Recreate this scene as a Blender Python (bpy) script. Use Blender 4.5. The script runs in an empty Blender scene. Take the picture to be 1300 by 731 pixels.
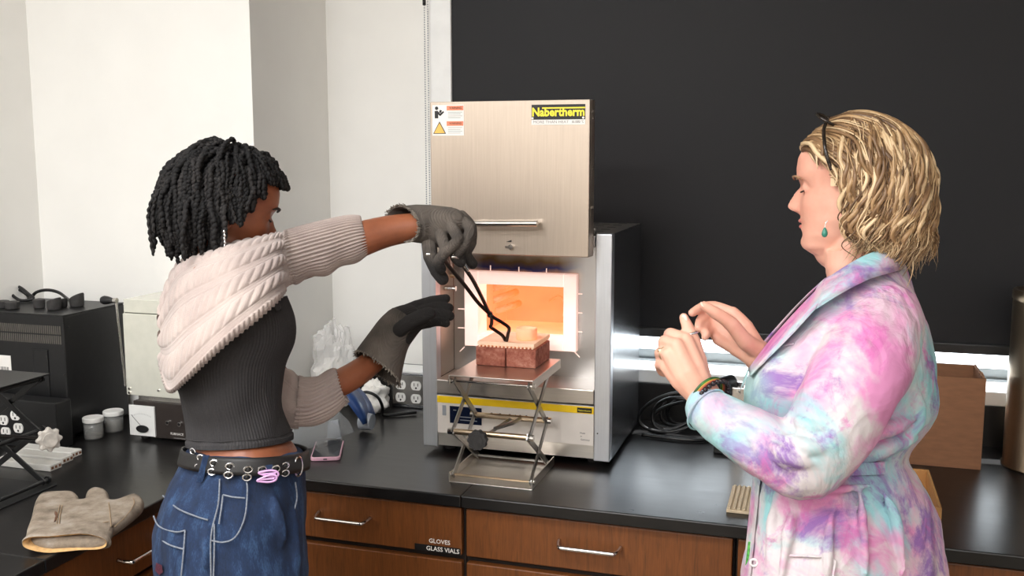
import bpy, bmesh, math, random
from mathutils import Vector, Matrix, noise as mnoise

# ---------------------------------------------------------------- camera, world, lights, exposure
SC = bpy.context.scene
COL = SC.collection
FPX, PCX, PCY = 1254.0, 650.0, 365.5
YAW, PITCH = math.radians(17.25), math.radians(7.65)
CAM = Vector((0, 0, 1.67))
cam_data = bpy.data.cameras.new('camera')
cam_data.sensor_width = 36.0
cam_data.lens = FPX / 1300.0 * 36.0
cam_data.clip_start = 0.05
cam = bpy.data.objects.new('camera', cam_data)
cam.location = CAM
cam.rotation_euler = (math.pi / 2 - PITCH, 0, YAW)
COL.objects.link(cam)
SC.camera = cam

SC.view_settings.view_transform = 'Standard'
SC.view_settings.look = 'None'
SC.view_settings.gamma = 1.0
SC.view_settings.use_curve_mapping = False
SC.view_settings.exposure = 0.8

world = bpy.data.worlds.new('world')
SC.world = world
world.use_nodes = True
wb = world.node_tree.nodes['Background']
wb.inputs['Color'].default_value = (0.86, 0.94, 1.0, 1)
wb.inputs['Strength'].default_value = 5.0


def area_light(name, loc, size, power, color=(0.975, 0.985, 1.0), rot=(0, 0, 0)):
    d = bpy.data.lights.new(name, 'AREA')
    d.shape = 'RECTANGLE'
    d.size, d.size_y = size
    d.energy = power
    d.color = color
    o = bpy.data.objects.new(name, d)
    o.location = loc
    o.rotation_euler = rot
    COL.objects.link(o)
    return o


# the sun outside, which reaches in only through the gap below the shade
sun_data = bpy.data.lights.new('sun', 'SUN')
sun_data.energy = 3.5
sun_data.angle = math.radians(0.5)
sun = bpy.data.objects.new('sun', sun_data)
sun.rotation_euler = Vector((-0.10, -0.62, -0.85)).to_track_quat('-Z', 'Y').to_euler()
COL.objects.link(sun)

# ceiling troffers of the room (the row nearest the left wall burns brightest in the photograph)
CEIL = 2.95
for (x, y, p) in ((-1.25, 0.35, 27), (-1.25, -1.3, 44), (0.2, -0.4, 10), (0.2, -1.7, 17), (2.0, -0.4, 5), (2.0, -1.7, 8)):
    area_light('ceiling_lamp', (x, y, CEIL - 0.02), (1.2, 0.6), p)

# camera frame maths: a pixel of the 1300 x 731 photograph to a point on a plane of the room
FWD = Vector((-math.sin(YAW) * math.cos(PITCH), math.cos(YAW) * math.cos(PITCH), -math.sin(PITCH)))
RGT = Vector((math.cos(YAW), math.sin(YAW), 0))
UPV = RGT.cross(FWD)


def ray(x, y):
    return FWD + RGT * ((x - PCX) / FPX) - UPV * ((y - PCY) / FPX)


def at(x, y, Y):
    r = ray(x, y)
    return CAM + r * (Y / r.y)


def atz(x, y, z=0.92):
    r = ray(x, y)
    return CAM + r * ((z - CAM.z) / r.z)


def atx(x, y, X):
    r = ray(x, y)
    return CAM + r * (X / r.x)


# ---------------------------------------------------------------- materials
def srgb(r, g, b):
    def f(c):
        c /= 255.0
        return c / 12.92 if c <= 0.04045 else ((c + 0.055) / 1.055) ** 2.4
    return (f(r), f(g), f(b), 1.0)


class NT:
    """short hand for building a node tree"""
    def __init__(self, name):
        self.m = bpy.data.materials.new(name)
        self.m.use_nodes = True
        self.t = self.m.node_tree
        self.b = self.t.nodes['Principled BSDF']

    def n(self, kind, **kw):
        nd = self.t.nodes.new(kind)
        for k, v in kw.items():
            if k.startswith('i_'):
                key = k[2:]
                key = int(key) if key.isdigit() else key.replace('_', ' ')
                nd.inputs[key].default_value = v
            else:
                setattr(nd, k, v)
        return nd

    def l(self, a, b):
        self.t.links.new(a, b)

    def set(self, **kw):
        for k, v in kw.items():
            self.b.inputs[k.replace('_', ' ')].default_value = v
        return self

    def coord(self, kind='Object', scale=(1, 1, 1), rot=(0, 0, 0)):
        tc = self.n('ShaderNodeTexCoord')
        mp = self.n('ShaderNodeMapping')
        mp.inputs['Scale'].default_value = scale
        mp.inputs['Rotation'].default_value = rot
        self.l(tc.outputs[kind], mp.inputs['Vector'])
        return mp.outputs['Vector']

    def ramp(self, fac, stops):
        r = self.n('ShaderNodeValToRGB')
        el = r.color_ramp.elements
        while len(el) < len(stops):
            el.new(0.5)
        for e, (p, c) in zip(el, stops):
            e.position = p
            e.color = c
        self.l(fac, r.inputs['Fac'])
        return r.outputs['Color']

    def noise(self, vec, scale, detail=4, rough=0.5, dist=0.0):
        nz = self.n('ShaderNodeTexNoise')
        nz.inputs['Scale'].default_value = scale
        nz.inputs['Detail'].default_value = detail
        nz.inputs['Roughness'].default_value = rough
        nz.inputs['Distortion'].default_value = dist
        if vec is not None:
            self.l(vec, nz.inputs['Vector'])
        return nz.outputs['Fac']

    def bump(self, h, strength=0.3, dist=0.002, normal=None):
        b = self.n('ShaderNodeBump')
        b.inputs['Strength'].default_value = strength
        b.inputs['Distance'].default_value = dist
        self.l(h, b.inputs['Height'])
        if normal is not None:
            self.l(normal, b.inputs['Normal'])
        self.l(b.outputs['Normal'], self.b.inputs['Normal'])
        return b.outputs['Normal']


def simple(name, rgb, rough=0.5, metal=0.0, var=0.06, nscale=40, bump=0.0, bdist=0.001, emis=None, estr=0.0, stretch=(1, 1, 1), spec=0.5):
    """base colour with a little procedural variation and relief"""
    t = NT(name)
    c = srgb(*rgb)
    v = t.coord('Object', stretch)
    nz = t.noise(v, nscale)
    lo = tuple(max(0, x * (1 - var * 2)) for x in c[:3]) + (1,)
    hi = tuple(min(1, x * (1 + var * 2)) for x in c[:3]) + (1,)
    t.l(t.ramp(nz, [(0.3, lo), (0.7, hi)]), t.b.inputs['Base Color'])
    t.set(Roughness=rough, Metallic=metal)
    t.b.inputs['Specular IOR Level'].default_value = spec
    if bump:
        t.bump(nz, bump, bdist)
    if emis:
        t.b.inputs['Emission Color'].default_value = srgb(*emis)
        t.b.inputs['Emission Strength'].default_value = estr
    return t.m


def brushed(name, rgb, rough=0.3, axis='z', aniso=0.0):
    """brushed sheet steel: fine streaks along one axis"""
    t = NT(name)
    st = {'z': (60, 60, 1.5), 'x': (1.5, 60, 60), 'y': (60, 1.5, 60)}[axis]
    v = t.coord('Object', st)
    nz = t.noise(v, 6, 5, 0.6)
    c = srgb(*rgb)
    t.l(t.ramp(nz, [(0.25, tuple(x * 0.95 for x in c[:3]) + (1,)), (0.75, tuple(min(1, x * 1.08) for x in c[:3]) + (1,))]), t.b.inputs['Base Color'])
    mr = t.n('ShaderNodeMapRange', i_3=rough * 0.92, i_4=rough * 1.1)
    t.l(nz, mr.inputs[0])
    t.l(mr.outputs[0], t.b.inputs['Roughness'])
    t.set(Metallic=1.0)
    t.bump(nz, 0.02, 0.0003)
    return t.m


def wood(name, rgb):
    t = NT(name)
    v = t.coord('Object', (26, 26, 2.2))
    n1 = t.noise(v, 5, 8, 0.65, 1.2)
    v2 = t.coord('Object', (240, 240, 6))
    n2 = t.noise(v2, 3, 3)
    mx = t.n('ShaderNodeMath', operation='ADD')
    m2 = t.n('ShaderNodeMath', operation='MULTIPLY', i_1=0.35)
    t.l(n2, m2.inputs[0]); t.l(n1, mx.inputs[0]); t.l(m2.outputs[0], mx.inputs[1])
    c = srgb(*rgb)
    t.l(t.ramp(mx.outputs[0], [(0.4, tuple(x * 0.55 for x in c[:3]) + (1,)), (0.66, c), (0.95, tuple(x * 1.4 for x in c[:3]) + (1,))]), t.b.inputs['Base Color'])
    t.set(Roughness=0.42)
    t.bump(mx.outputs[0], 0.06, 0.001)
    return t.m


def glassy(name, rgb, rough=0.05, alpha=0.25):
    """thin clear sheet: see-through with a gloss"""
    t = NT(name)
    t.set(Roughness=rough, Base_Color=srgb(*rgb))
    tr = t.n('ShaderNodeBsdfTransparent')
    mix = t.n('ShaderNodeMixShader')
    mix.inputs['Fac'].default_value = alpha
    out = t.t.nodes['Material Output']
    t.l(tr.outputs[0], mix.inputs[1]); t.l(t.b.outputs[0], mix.inputs[2]); t.l(mix.outputs[0], out.inputs['Surface'])
    return t.m


M = {}
M['wall'] = simple('wall_paint', (238, 236, 231), 0.75, var=0.01, nscale=6, bump=0.03)
M['ceiling'] = simple('ceiling_tile', (236, 234, 228), 0.9, var=0.02, nscale=90)
M['floor'] = simple('floor_vinyl', (120, 112, 100), 0.45, var=0.15, nscale=12)
M['tanwall'] = simple('rear_wall_paint', (222, 214, 204), 0.8, var=0.02, nscale=8)
M['shade'] = simple('blackout_fabric', (21, 21, 24), 0.62, var=0.06, nscale=350, bump=0.06, bdist=0.0005, spec=0.35)
M['whitepaint'] = simple('white_enamel', (236, 236, 234), 0.4, var=0.015, nscale=20)
M['alu'] = brushed('aluminium_frame', (150, 156, 158), 0.45, 'x')
M['steel'] = brushed('brushed_steel', (182, 168, 154), 0.42, 'z')
M['steelx'] = brushed('brushed_steel_cross', (206, 200, 192), 0.32, 'x')
M['pillar'] = brushed('steel_pillar', (206, 209, 214), 0.42, 'z')
M['sidesteel'] = brushed('side_sheet_steel', (150, 152, 156), 0.26, 'y')
M['canister'] = brushed('canister_steel', (150, 134, 114), 0.34, 'z')
M['chrome'] = simple('polished_steel', (215, 212, 208), 0.16, 1.0, var=0.02)
M['darkchrome'] = simple('grey_steel_arm', (165, 163, 160), 0.3, 1.0, var=0.05)
M['brassrod'] = simple('warm_steel_rod', (200, 178, 150), 0.28, 1.0, var=0.05)
M['black'] = simple('black_enamel', (20, 20, 21), 0.42, var=0.1, nscale=60, bump=0.03)
M['blackplastic'] = simple('black_plastic', (26, 26, 27), 0.38, var=0.08, nscale=120)
M['rubber'] = simple('dark_rubber', (52, 50, 49), 0.75, var=0.12, nscale=90, bump=0.15)
M['cable'] = simple('cable_rubber', (18, 18, 19), 0.38, var=0.05)
M['wood'] = wood('stained_veneer', (112, 64, 28))
M['darkgap'] = simple('cabinet_shadow_gap', (30, 18, 11), 0.7, var=0.05)
M['white_plastic'] = simple('white_plastic', (232, 230, 225), 0.4, var=0.02)
M['panelwhite'] = simple('panel_white', (222, 214, 206), 0.35, var=0.015)
M['yellow'] = simple('yellow_strip', (246, 205, 20), 0.4, var=0.02)
M['logo_yellow'] = simple('logo_yellow', (250, 232, 60), 0.5, var=0.01)
M['ink'] = simple('black_ink', (18, 16, 16), 0.5, var=0.02)
M['greyink'] = simple('grey_ink', (150, 148, 146), 0.5, var=0.02)
M['label_white'] = simple('label_white', (240, 236, 230), 0.5, var=0.01)
M['label_orange'] = simple('label_orange', (240, 140, 105), 0.5, var=0.01)
M['amber'] = simple('warning_amber', (240, 190, 90), 0.5, var=0.02)
M['display'] = simple('display_glass', (22, 30, 52), 0.15, var=0.1, nscale=300)
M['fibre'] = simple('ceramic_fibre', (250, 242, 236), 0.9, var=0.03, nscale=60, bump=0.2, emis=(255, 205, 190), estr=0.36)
M['card'] = simple('cardboard', (134, 92, 64), 0.8, var=0.05, nscale=30, stretch=(1, 1, 4), bump=0.04)
M['cardin'] = simple('cardboard_inside', (158, 112, 80), 0.85, var=0.05, nscale=30)
M['tan'] = simple('tan_card', (190, 140, 84), 0.7, var=0.06)
M['beigetile'] = simple('cordierite', (206, 186, 156), 0.8, var=0.05, nscale=80, bump=0.1)
M['pink'] = simple('pink_silicone', (226, 178, 196), 0.45, var=0.02)
M['screen'] = simple('phone_glass', (14, 14, 17), 0.06, var=0.02)
M['cream'] = simple('cream_enamel', (226, 225, 212), 0.25, 0.35, var=0.02)
M['brownpanel'] = simple('dark_brown_panel', (44, 37, 34), 0.4, var=0.05)
M['paper'] = simple('meter_face', (225, 225, 222), 0.35, var=0.01)
M['jar'] = glassy('jar_plastic', (190, 190, 186), 0.15, 0.30)
M['bag'] = glassy('clear_bag', (235, 233, 230), 0.22, 0.42)
M['visor'] = glassy('clear_visor', (200, 204, 206), 0.05, 0.20)
M['pane'] = glassy('window_glass', (240, 250, 250), 0.02, 0.06)
M['bluestrap'] = simple('blue_plastic', (38, 66, 118), 0.35, var=0.06)
M['greyplastic'] = simple('grey_plastic', (150, 154, 160), 0.4, var=0.04)
M['whitetissue'] = simple('white_tissue', (235, 231, 224), 0.9, var=0.03, nscale=60, bump=0.3, bdist=0.002)
M['powder'] = simple('grey_powder', (120, 114, 106), 0.9, var=0.1)
M['ironblack'] = simple('blackened_iron', (38, 34, 32), 0.45, 0.7, var=0.1)

# worktop: black epoxy resin with a soft sheen and faint wiping marks
t = NT('black_epoxy_resin')
v = t.coord('Object', (3, 14, 3))
nz = t.noise(v, 4, 6, 0.6)
t.l(t.ramp(nz, [(0.3, srgb(17, 16, 16)), (0.75, srgb(29, 27, 26))]), t.b.inputs['Base Color'])
mr = t.n('ShaderNodeMapRange', i_3=0.24, i_4=0.36)
t.l(nz, mr.inputs[0]); t.l(mr.outputs[0], t.b.inputs['Roughness'])
t.bump(t.noise(t.coord('Object', (8, 24, 8)), 6, 3), 0.015, 0.0006)
M['epoxy'] = t.m

# front plate of the furnace: steel with straw / blue heat tint above the mouth
t = NT('heat_tinted_steel')
v = t.coord('Object')
sx = t.n('ShaderNodeSeparateXYZ')
t.l(v, sx.inputs[0])
wob = t.noise(t.coord('Object', (5, 1, 5)), 3, 3)
mz = t.n('ShaderNodeMath', operation='MULTIPLY_ADD', i_1=0.05, i_2=-0.025)
t.l(wob, mz.inputs[0])
zz = t.n('ShaderNodeMath', operation='ADD')
t.l(sx.outputs['Z'], zz.inputs[0]); t.l(mz.outputs[0], zz.inputs[1])
rng = t.n('ShaderNodeMapRange', i_1=1.33, i_2=1.46)
t.l(zz.outputs[0], rng.inputs[0])
tint = t.ramp(rng.outputs[0], [(0.0, srgb(196, 192, 190)), (0.30, srgb(190, 150, 110)), (0.42, srgb(60, 62, 110)), (0.55, srgb(120, 92, 60)), (0.8, srgb(188, 182, 172))])
# only above the mouth
dx = t.n('ShaderNodeMath', operation='ADD', i_1=0.72)
t.l(sx.outputs['X'], dx.inputs[0])
ab = t.n('ShaderNodeMath', operation='ABSOLUTE')
t.l(dx.outputs[0], ab.inputs[0])
msk = t.n('ShaderNodeMapRange', i_1=0.10, i_2=0.17, i_3=1.0, i_4=0.0)
t.l(ab.outputs[0], msk.inputs[0])
mixc = t.n('ShaderNodeMix', data_type='RGBA')
t.l(msk.outputs[0], mixc.inputs[0])
mixc.inputs[6].default_value = srgb(194, 193, 194)
t.l(tint, mixc.inputs[7])
t.l(mixc.outputs[2], t.b.inputs['Base Color'])
t.set(Metallic=1.0, Roughness=0.3)
M['heatsteel'] = t.m


def glow(name, rgb, strength, base=(240, 200, 170), var=0.12):
    """ceramic that is red hot and gives off light"""
    t = NT(name)
    nz = t.noise(t.coord('Object'), 14, 3)
    c = srgb(*rgb)
    t.l(t.ramp(nz, [(0.3, tuple(x * (1 - var) for x in c[:3]) + (1,)), (0.7, tuple(x * (1 + var) for x in c[:3]) + (1,))]), t.b.inputs['Emission Color'])
    t.set(Base_Color=srgb(*base), Roughness=0.9)
    t.b.inputs['Emission Strength'].default_value = strength
    return t.m


M['hotwall'] = glow('hot_chamber_wall', (255, 124, 74), 0.74, base=(190, 130, 110))
M['hotfloor'] = glow('hot_chamber_floor', (255, 150, 92), 0.6, base=(220, 180, 160))
M['hottube'] = glow('hot_element_tube', (245, 70, 22), 0.6)
M['hotcup'] = glow('hot_crucible', (255, 130, 64), 0.4)

# red brick
t = NT('red_brick')
nz = t.noise(t.coord('Object'), 60, 8, 0.7)
t.l(t.ramp(nz, [(0.3, srgb(118, 62, 50)), (0.5, srgb(168, 98, 80)), (0.75, srgb(206, 152, 132))]), t.b.inputs['Base Color'])
t.set(Roughness=0.9)
t.bump(nz, 0.4, 0.002)
M['brick'] = t.m

# suede work mitt
t = NT('worn_suede')
nz = t.noise(t.coord('Object'), 22, 6, 0.65)
t.l(t.ramp(nz, [(0.28, srgb(96, 84, 72)), (0.5, srgb(140, 126, 110)), (0.72, srgb(166, 156, 144))]), t.b.inputs['Base Color'])
t.set(Roughness=0.95)
t.bump(t.noise(t.coord('Object'), 300, 3), 0.3, 0.001)
M['suede'] = t.m
M['lining'] = simple('mitt_lining', (196, 156, 104), 0.9, var=0.08, nscale=120, bump=0.3)
M['seamthread'] = simple('mitt_thread', (150, 126, 98), 0.9, var=0.1)


# ---------------------------------------------------------------- geometry helpers: every shape is (verts, faces)
def box(x0, x1, y0, y1, z0, z1):
    v = [(x, y, z) for x in (x0, x1) for y in (y0, y1) for z in (z0, z1)]
    f = [(0, 1, 3, 2), (4, 6, 7, 5), (0, 4, 5, 1), (2, 3, 7, 6), (0, 2, 6, 4), (1, 5, 7, 3)]
    return v, f


def obox(c, ax, ay, az):
    """oriented box: centre and three half-axis vectors"""
    c, ax, ay, az = Vector(c), Vector(ax), Vector(ay), Vector(az)
    v = [tuple(c + ax * i + ay * j + az * k) for i in (-1, 1) for j in (-1, 1) for k in (-1, 1)]
    return v, box(0, 1, 0, 1, 0, 1)[1]


def join(*parts):
    V, F = [], []
    for v, f in parts:
        o = len(V)
        V += list(v)
        F += [tuple(i + o for i in q) for q in f]
    return V, F


def frame_of(d):
    d = d.normalized()
    a = Vector((0, 0, 1)) if abs(d.z) < 0.9 else Vector((1, 0, 0))
    u = d.cross(a).normalized()
    return u, d.cross(u).normalized()


def tube(pts, r, n=10, closed=False, caps=True):
    pts = [Vector(p) for p in pts]
    k = len(pts)
    rr = r if isinstance(r, (list, tuple)) else [r] * k
    V, F = [], []
    u = None
    for i, p in enumerate(pts):
        if closed:
            d = (pts[(i + 1) % k] - pts[i - 1])
        else:
            d = pts[min(i + 1, k - 1)] - pts[max(i - 1, 0)]
        if d.length < 1e-9:
            d = Vector((0, 0, 1))
        d.normalize()
        if u is None:
            u, w = frame_of(d)
        else:
            u = (u - d * u.dot(d))
            if u.length < 1e-6:
                u = frame_of(d)[0]
            u.normalize()
            w = d.cross(u)
        for j in range(n):
            a = 2 * math.pi * j / n
            V.append(tuple(p + (u * math.cos(a) + w * math.sin(a)) * rr[i]))
    rings = k if closed else k - 1
    for i in range(rings):
        for j in range(n):
            a, b = i * n + j, i * n + (j + 1) % n
            c, d2 = ((i + 1) % k) * n + (j + 1) % n, ((i + 1) % k) * n + j
            F.append((a, b, c, d2))
    if caps and not closed:
        F.append(tuple(range(n - 1, -1, -1)))
        F.append(tuple((k - 1) * n + j for j in range(n)))
    return V, F


def cyl(p0, p1, r, r1=None, n=20):
    return tube([p0, p1], [r, r if r1 is None else r1], n)


def crom(pts, sub=6, closed=False):
    """Catmull-Rom curve through points"""
    P = [Vector(p) for p in pts]
    k = len(P)
    out = []
    seg = k if closed else k - 1
    for i in range(seg):
        if closed:
            a, b, c, d = P[i - 1], P[i], P[(i + 1) % k], P[(i + 2) % k]
        else:
            a, b, c, d = P[max(i - 1, 0)], P[i], P[i + 1], P[min(i + 2, k - 1)]
        for s in range(sub):
            t_ = s / sub
            out.append(0.5 * ((2 * b) + (c - a) * t_ + (2 * a - 5 * b + 4 * c - d) * t_ ** 2 + (3 * b - a - 3 * c + d) * t_ ** 3))
    if not closed:
        out.append(P[-1].copy())
    return out


def crom_s(vals, sub=6):
    """the same for scalars"""
    return [v.x for v in crom([(a, 0, 0) for a in vals], sub)]


def lathe(prof, c=(0, 0, 0), n=28):
    V, F = [], []
    for r, z in prof:
        for j in range(n):
            a = 2 * math.pi * j / n
            V.append((c[0] + r * math.cos(a), c[1] + r * math.sin(a), c[2] + z))
    for i in range(len(prof) - 1):
        for j in range(n):
            F.append((i * n + j, i * n + (j + 1) % n, (i + 1) * n + (j + 1) % n, (i + 1) * n + j))
    if prof[0][0] > 1e-6:
        F.append(tuple(range(n - 1, -1, -1)))
    if prof[-1][0] > 1e-6:
        F.append(tuple((len(prof) - 1) * n + j for j in range(n)))
    return V, F


def ball(c, rx, ry=None, rz=None, n=14, m=9):
    ry = ry or rx
    rz = rz or rx
    V, F = [(c[0], c[1], c[2] - rz)], []
    for i in range(1, m):
        a = -math.pi / 2 + math.pi * i / m
        for j in range(n):
            b = 2 * math.pi * j / n
            V.append((c[0] + rx * math.cos(a) * math.cos(b), c[1] + ry * math.cos(a) * math.sin(b), c[2] + rz * math.sin(a)))
    V.append((c[0], c[1], c[2] + rz))
    for j in range(n):
        F.append((0, 1 + (j + 1) % n, 1 + j))
        F.append((len(V) - 1, 1 + (m - 2) * n + j, 1 + (m - 2) * n + (j + 1) % n))
    for i in range(m - 2):
        for j in range(n):
            a, b = 1 + i * n + j, 1 + i * n + (j + 1) % n
            F.append((a, b, b + n, a + n))
    return V, F


def prism(poly, o, ux, uy, uz):
    """polygon in the plane (ux, uy) at o, thickness along uz"""
    o, ux, uy, uz = Vector(o), Vector(ux), Vector(uy), Vector(uz)
    k = len(poly)
    V = [tuple(o + ux * a + uy * b) for a, b in poly] + [tuple(o + ux * a + uy * b + uz) for a, b in poly]
    F = [tuple(range(k - 1, -1, -1)), tuple(range(k, 2 * k))] + [(i, (i + 1) % k, k + (i + 1) % k, k + i) for i in range(k)]
    return V, F


def rrect(w, h, r, n=5):
    """rounded rectangle centred on the origin"""
    out = []
    for cx_, cy_, a0 in ((w / 2 - r, h / 2 - r, 0), (-w / 2 + r, h / 2 - r, 90), (-w / 2 + r, -h / 2 + r, 180), (w / 2 - r, -h / 2 + r, 270)):
        for i in range(n + 1):
            a = math.radians(a0 + 90 * i / n)
            out.append((cx_ + r * math.cos(a), cy_ + r * math.sin(a)))
    return out


def loft(rings, caps=True):
    """rings: equal-length lists of points"""
    n = len(rings[0])
    V = [tuple(p) for r in rings for p in r]
    F = []
    for i in range(len(rings) - 1):
        for j in range(n):
            F.append((i * n + j, i * n + (j + 1) % n, (i + 1) * n + (j + 1) % n, (i + 1) * n + j))
    if caps:
        F.append(tuple(range(n - 1, -1, -1)))
        F.append(tuple((len(rings) - 1) * n + j for j in range(n)))
    return V, F


# ---------------------------------------------------------------- objects
def put(name, shape, mat, parent=None, smooth=False, bevel=0.0, seg=2, uv=None, fix=True):
    v, f = shape
    me = bpy.data.meshes.new(name)
    me.from_pydata([tuple(p) for p in v], [], f)
    if fix:
        bm = bmesh.new()
        bm.from_mesh(me)
        bmesh.ops.recalc_face_normals(bm, faces=bm.faces)
        bm.to_mesh(me)
        bm.free()
    if uv:
        lay = me.uv_layers.new(name='UVMap')
        for lp in me.loops:
            lay.data[lp.index].uv = uv[lp.vertex_index]
    if smooth:
        me.polygons.foreach_set('use_smooth', [True] * len(me.polygons))
    me.materials.append(M[mat] if isinstance(mat, str) else mat)
    o = bpy.data.objects.new(name, me)
    COL.objects.link(o)
    if bevel:
        b = o.modifiers.new('bevel', 'BEVEL')
        b.width = bevel
        b.segments = seg
        b.limit_method = 'ANGLE'
        b.angle_limit = math.radians(40)
    if smooth == 'auto':
        pass
    if parent is not None:
        child(o, parent)
    return o


def child(o, parent):
    o.parent = parent
    m = Matrix.Translation(-Vector(parent.location)) if parent.parent is None else Matrix.Identity(4)
    o.matrix_parent_inverse = m
    return o


def tag(o, label, cat, group=None):
    o['label'] = label
    o['category'] = cat
    if group:
        o['group'] = group
    return o


def thing(name, label, cat, loc=(0, 0, 0), group=None):
    o = bpy.data.objects.new(name, None)
    o.empty_display_size = 0.05
    o.location = loc
    COL.objects.link(o)
    return tag(o, label, cat, group)


def struct(name, shape, mat, **kw):
    o = put(name, shape, mat, **kw)
    o['kind'] = 'structure'
    return o


def text(name, body, size, o, ux, uy, mat, parent, lift=0.0006, align='CENTER', bold=0.0, squeeze=1.0):
    """flat print standing in the plane (ux, uy) at point o"""
    cu = bpy.data.curves.new(name, 'FONT')
    cu.body = body
    cu.size = size
    cu.align_x = align
    cu.align_y = 'CENTER'
    cu.offset = bold
    cu.resolution_u = 2
    tmp = bpy.data.objects.new(name + '_tmp', cu)
    me = tmp.to_mesh()
    V = [tuple(v.co) for v in me.vertices]
    F = [tuple(p.vertices) for p in me.polygons]
    tmp.to_mesh_clear()
    bpy.data.objects.remove(tmp)
    bpy.data.curves.remove(cu)
    o, ux, uy = Vector(o), Vector(ux).normalized(), Vector(uy).normalized()
    nrm = ux.cross(uy)
    W = [tuple(o + ux * (a * squeeze) + uy * b + nrm * lift) for a, b, c in V]
    return put(name, (W, F), mat, parent, fix=False)


def add_mod(o, kind, **kw):
    m = o.modifiers.new(kind.lower(), kind)
    for k, v in kw.items():
        setattr(m, k, v)
    return m


XA, YA, ZA = Vector((1, 0, 0)), Vector((0, 1, 0)), Vector((0, 0, 1))
CT = 0.92            # worktop height
EDGE = 1.985         # front edge of the long worktop
WALL = 2.78          # wall behind it
LX = -1.358          # front edge of the left worktop
CHY, CHX = 2.353, -1.456   # boxed-out chase in the corner
LWALL = -2.18
# ================================================================ the room
struct('floor', box(LWALL - 0.1, 3.2, -2.6, WALL + 0.25, -0.05, 0.0), 'floor')
struct('ceiling', box(LWALL - 0.1, 3.2, -2.6, WALL + 0.25, CEIL, CEIL + 0.05), 'ceiling')
struct('wall_left', box(LWALL - 0.1, LWALL, -2.6, WALL + 0.25, 0, CEIL), 'wall')
struct('wall_right', box(3.1, 3.2, -2.6, WALL + 0.25, 0, CEIL), 'tanwall')
struct('wall_front', box(LWALL, 3.1, -2.6, -2.5, 0, CEIL), 'tanwall')
struct('wall_corner', box(LWALL, CHX, CHY, WALL + 0.2, 0, CEIL), 'wall')
WX0, WX1, WZ0, WZ1 = -1.03, 2.9, 1.055, 2.7
struct('wall_back', join(box(CHX, WX0, WALL, WALL + 0.2, 0, CEIL), box(WX1, 3.1, WALL, WALL + 0.2, 0, CEIL),
                         box(WX0, WX1, WALL, WALL + 0.2, 0, WZ0), box(WX0, WX1, WALL, WALL + 0.2, WZ1, CEIL)), 'wall')
w = bpy.data.objects.new('window_1', None)
w.location = (0.9, WALL + 0.1, WZ0)
w['kind'] = 'structure'
COL.objects.link(w)
yf = WALL + 0.10
put('window_frame', join(box(WX0, WX1, yf, yf + 0.05, WZ0, WZ0 + 0.045), box(WX0, WX1, yf, yf + 0.05, WZ1 - 0.05, WZ1),
                         box(WX0, WX0 + 0.05, yf, yf + 0.05, WZ0, WZ1), box(WX1 - 0.05, WX1, yf, yf + 0.05, WZ0, WZ1),
                         box(0.92, 0.97, yf, yf + 0.05, WZ0, WZ1)), 'alu', w, bevel=0.003)
put('window_frame', join(box(WX0 + 0.05, WX1 - 0.05, yf - 0.02, yf, WZ0 + 0.008, WZ0 + 0.018)), 'alu', w)
for a, b in ((WX0 + 0.05, 0.92), (0.97, WX1 - 0.05)):
    put('pane', box(a, b, yf + 0.02, yf + 0.026, WZ0 + 0.045, WZ1 - 0.05), 'pane', w)
struct('trim_1', box(WX0 - 0.03, WX1 + 0.03, 2.735, WALL + 0.1, 1.03, 1.068), 'whitepaint', bevel=0.004)   # window sill
struct('trim_2', box(WX0 - 0.075, WX0 - 0.008, 2.745, WALL, 1.068, WZ1 + 0.05), 'whitepaint', bevel=0.003)  # white casing strip

# blackout roller shade
sh = thing('roller_shade', 'black blackout roller shade covering the window behind the furnace', 'shade', (0.9, 2.76, 1.17))
SX0 = at(557, 60, 2.755).x
put('fabric', box(SX0, 2.95, 2.754, 2.757, 1.185, 2.76), 'shade', sh)
put('hem_bar', box(SX0, 2.95, 2.748, 2.762, 1.160, 1.187), 'blackplastic', sh, bevel=0.004)
put('roller', cyl((SX0, 2.745, 2.76), (2.95, 2.745, 2.76), 0.03), 'shade', sh, smooth=True)
ch = thing('bead_chain', 'beaded pull cord hanging beside the shade on white wall', 'pull cord', (-1.11, 2.735, 1.0))
for (px, pt) in ((539.2, 0), (543.4, 1)):
    p = at(px, 60, 2.735)
    k, parts = 0, []
    z = 1.30 if pt else 1.10
    while z < 2.7:
        parts.append(ball((p.x, 2.735, z), 0.0022, n=6, m=4))
        z += 0.0068
    c = put('bead_strand', join(*parts), 'greyplastic', ch)
    c['kind'] = 'stuff'
p = at(538.5, 3, 2.735)
put('connector', cyl((p.x, 2.735, p.z - 0.008), (p.x, 2.735, p.z + 0.008), 0.005, n=10), 'blackplastic', ch, smooth=True)

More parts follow.
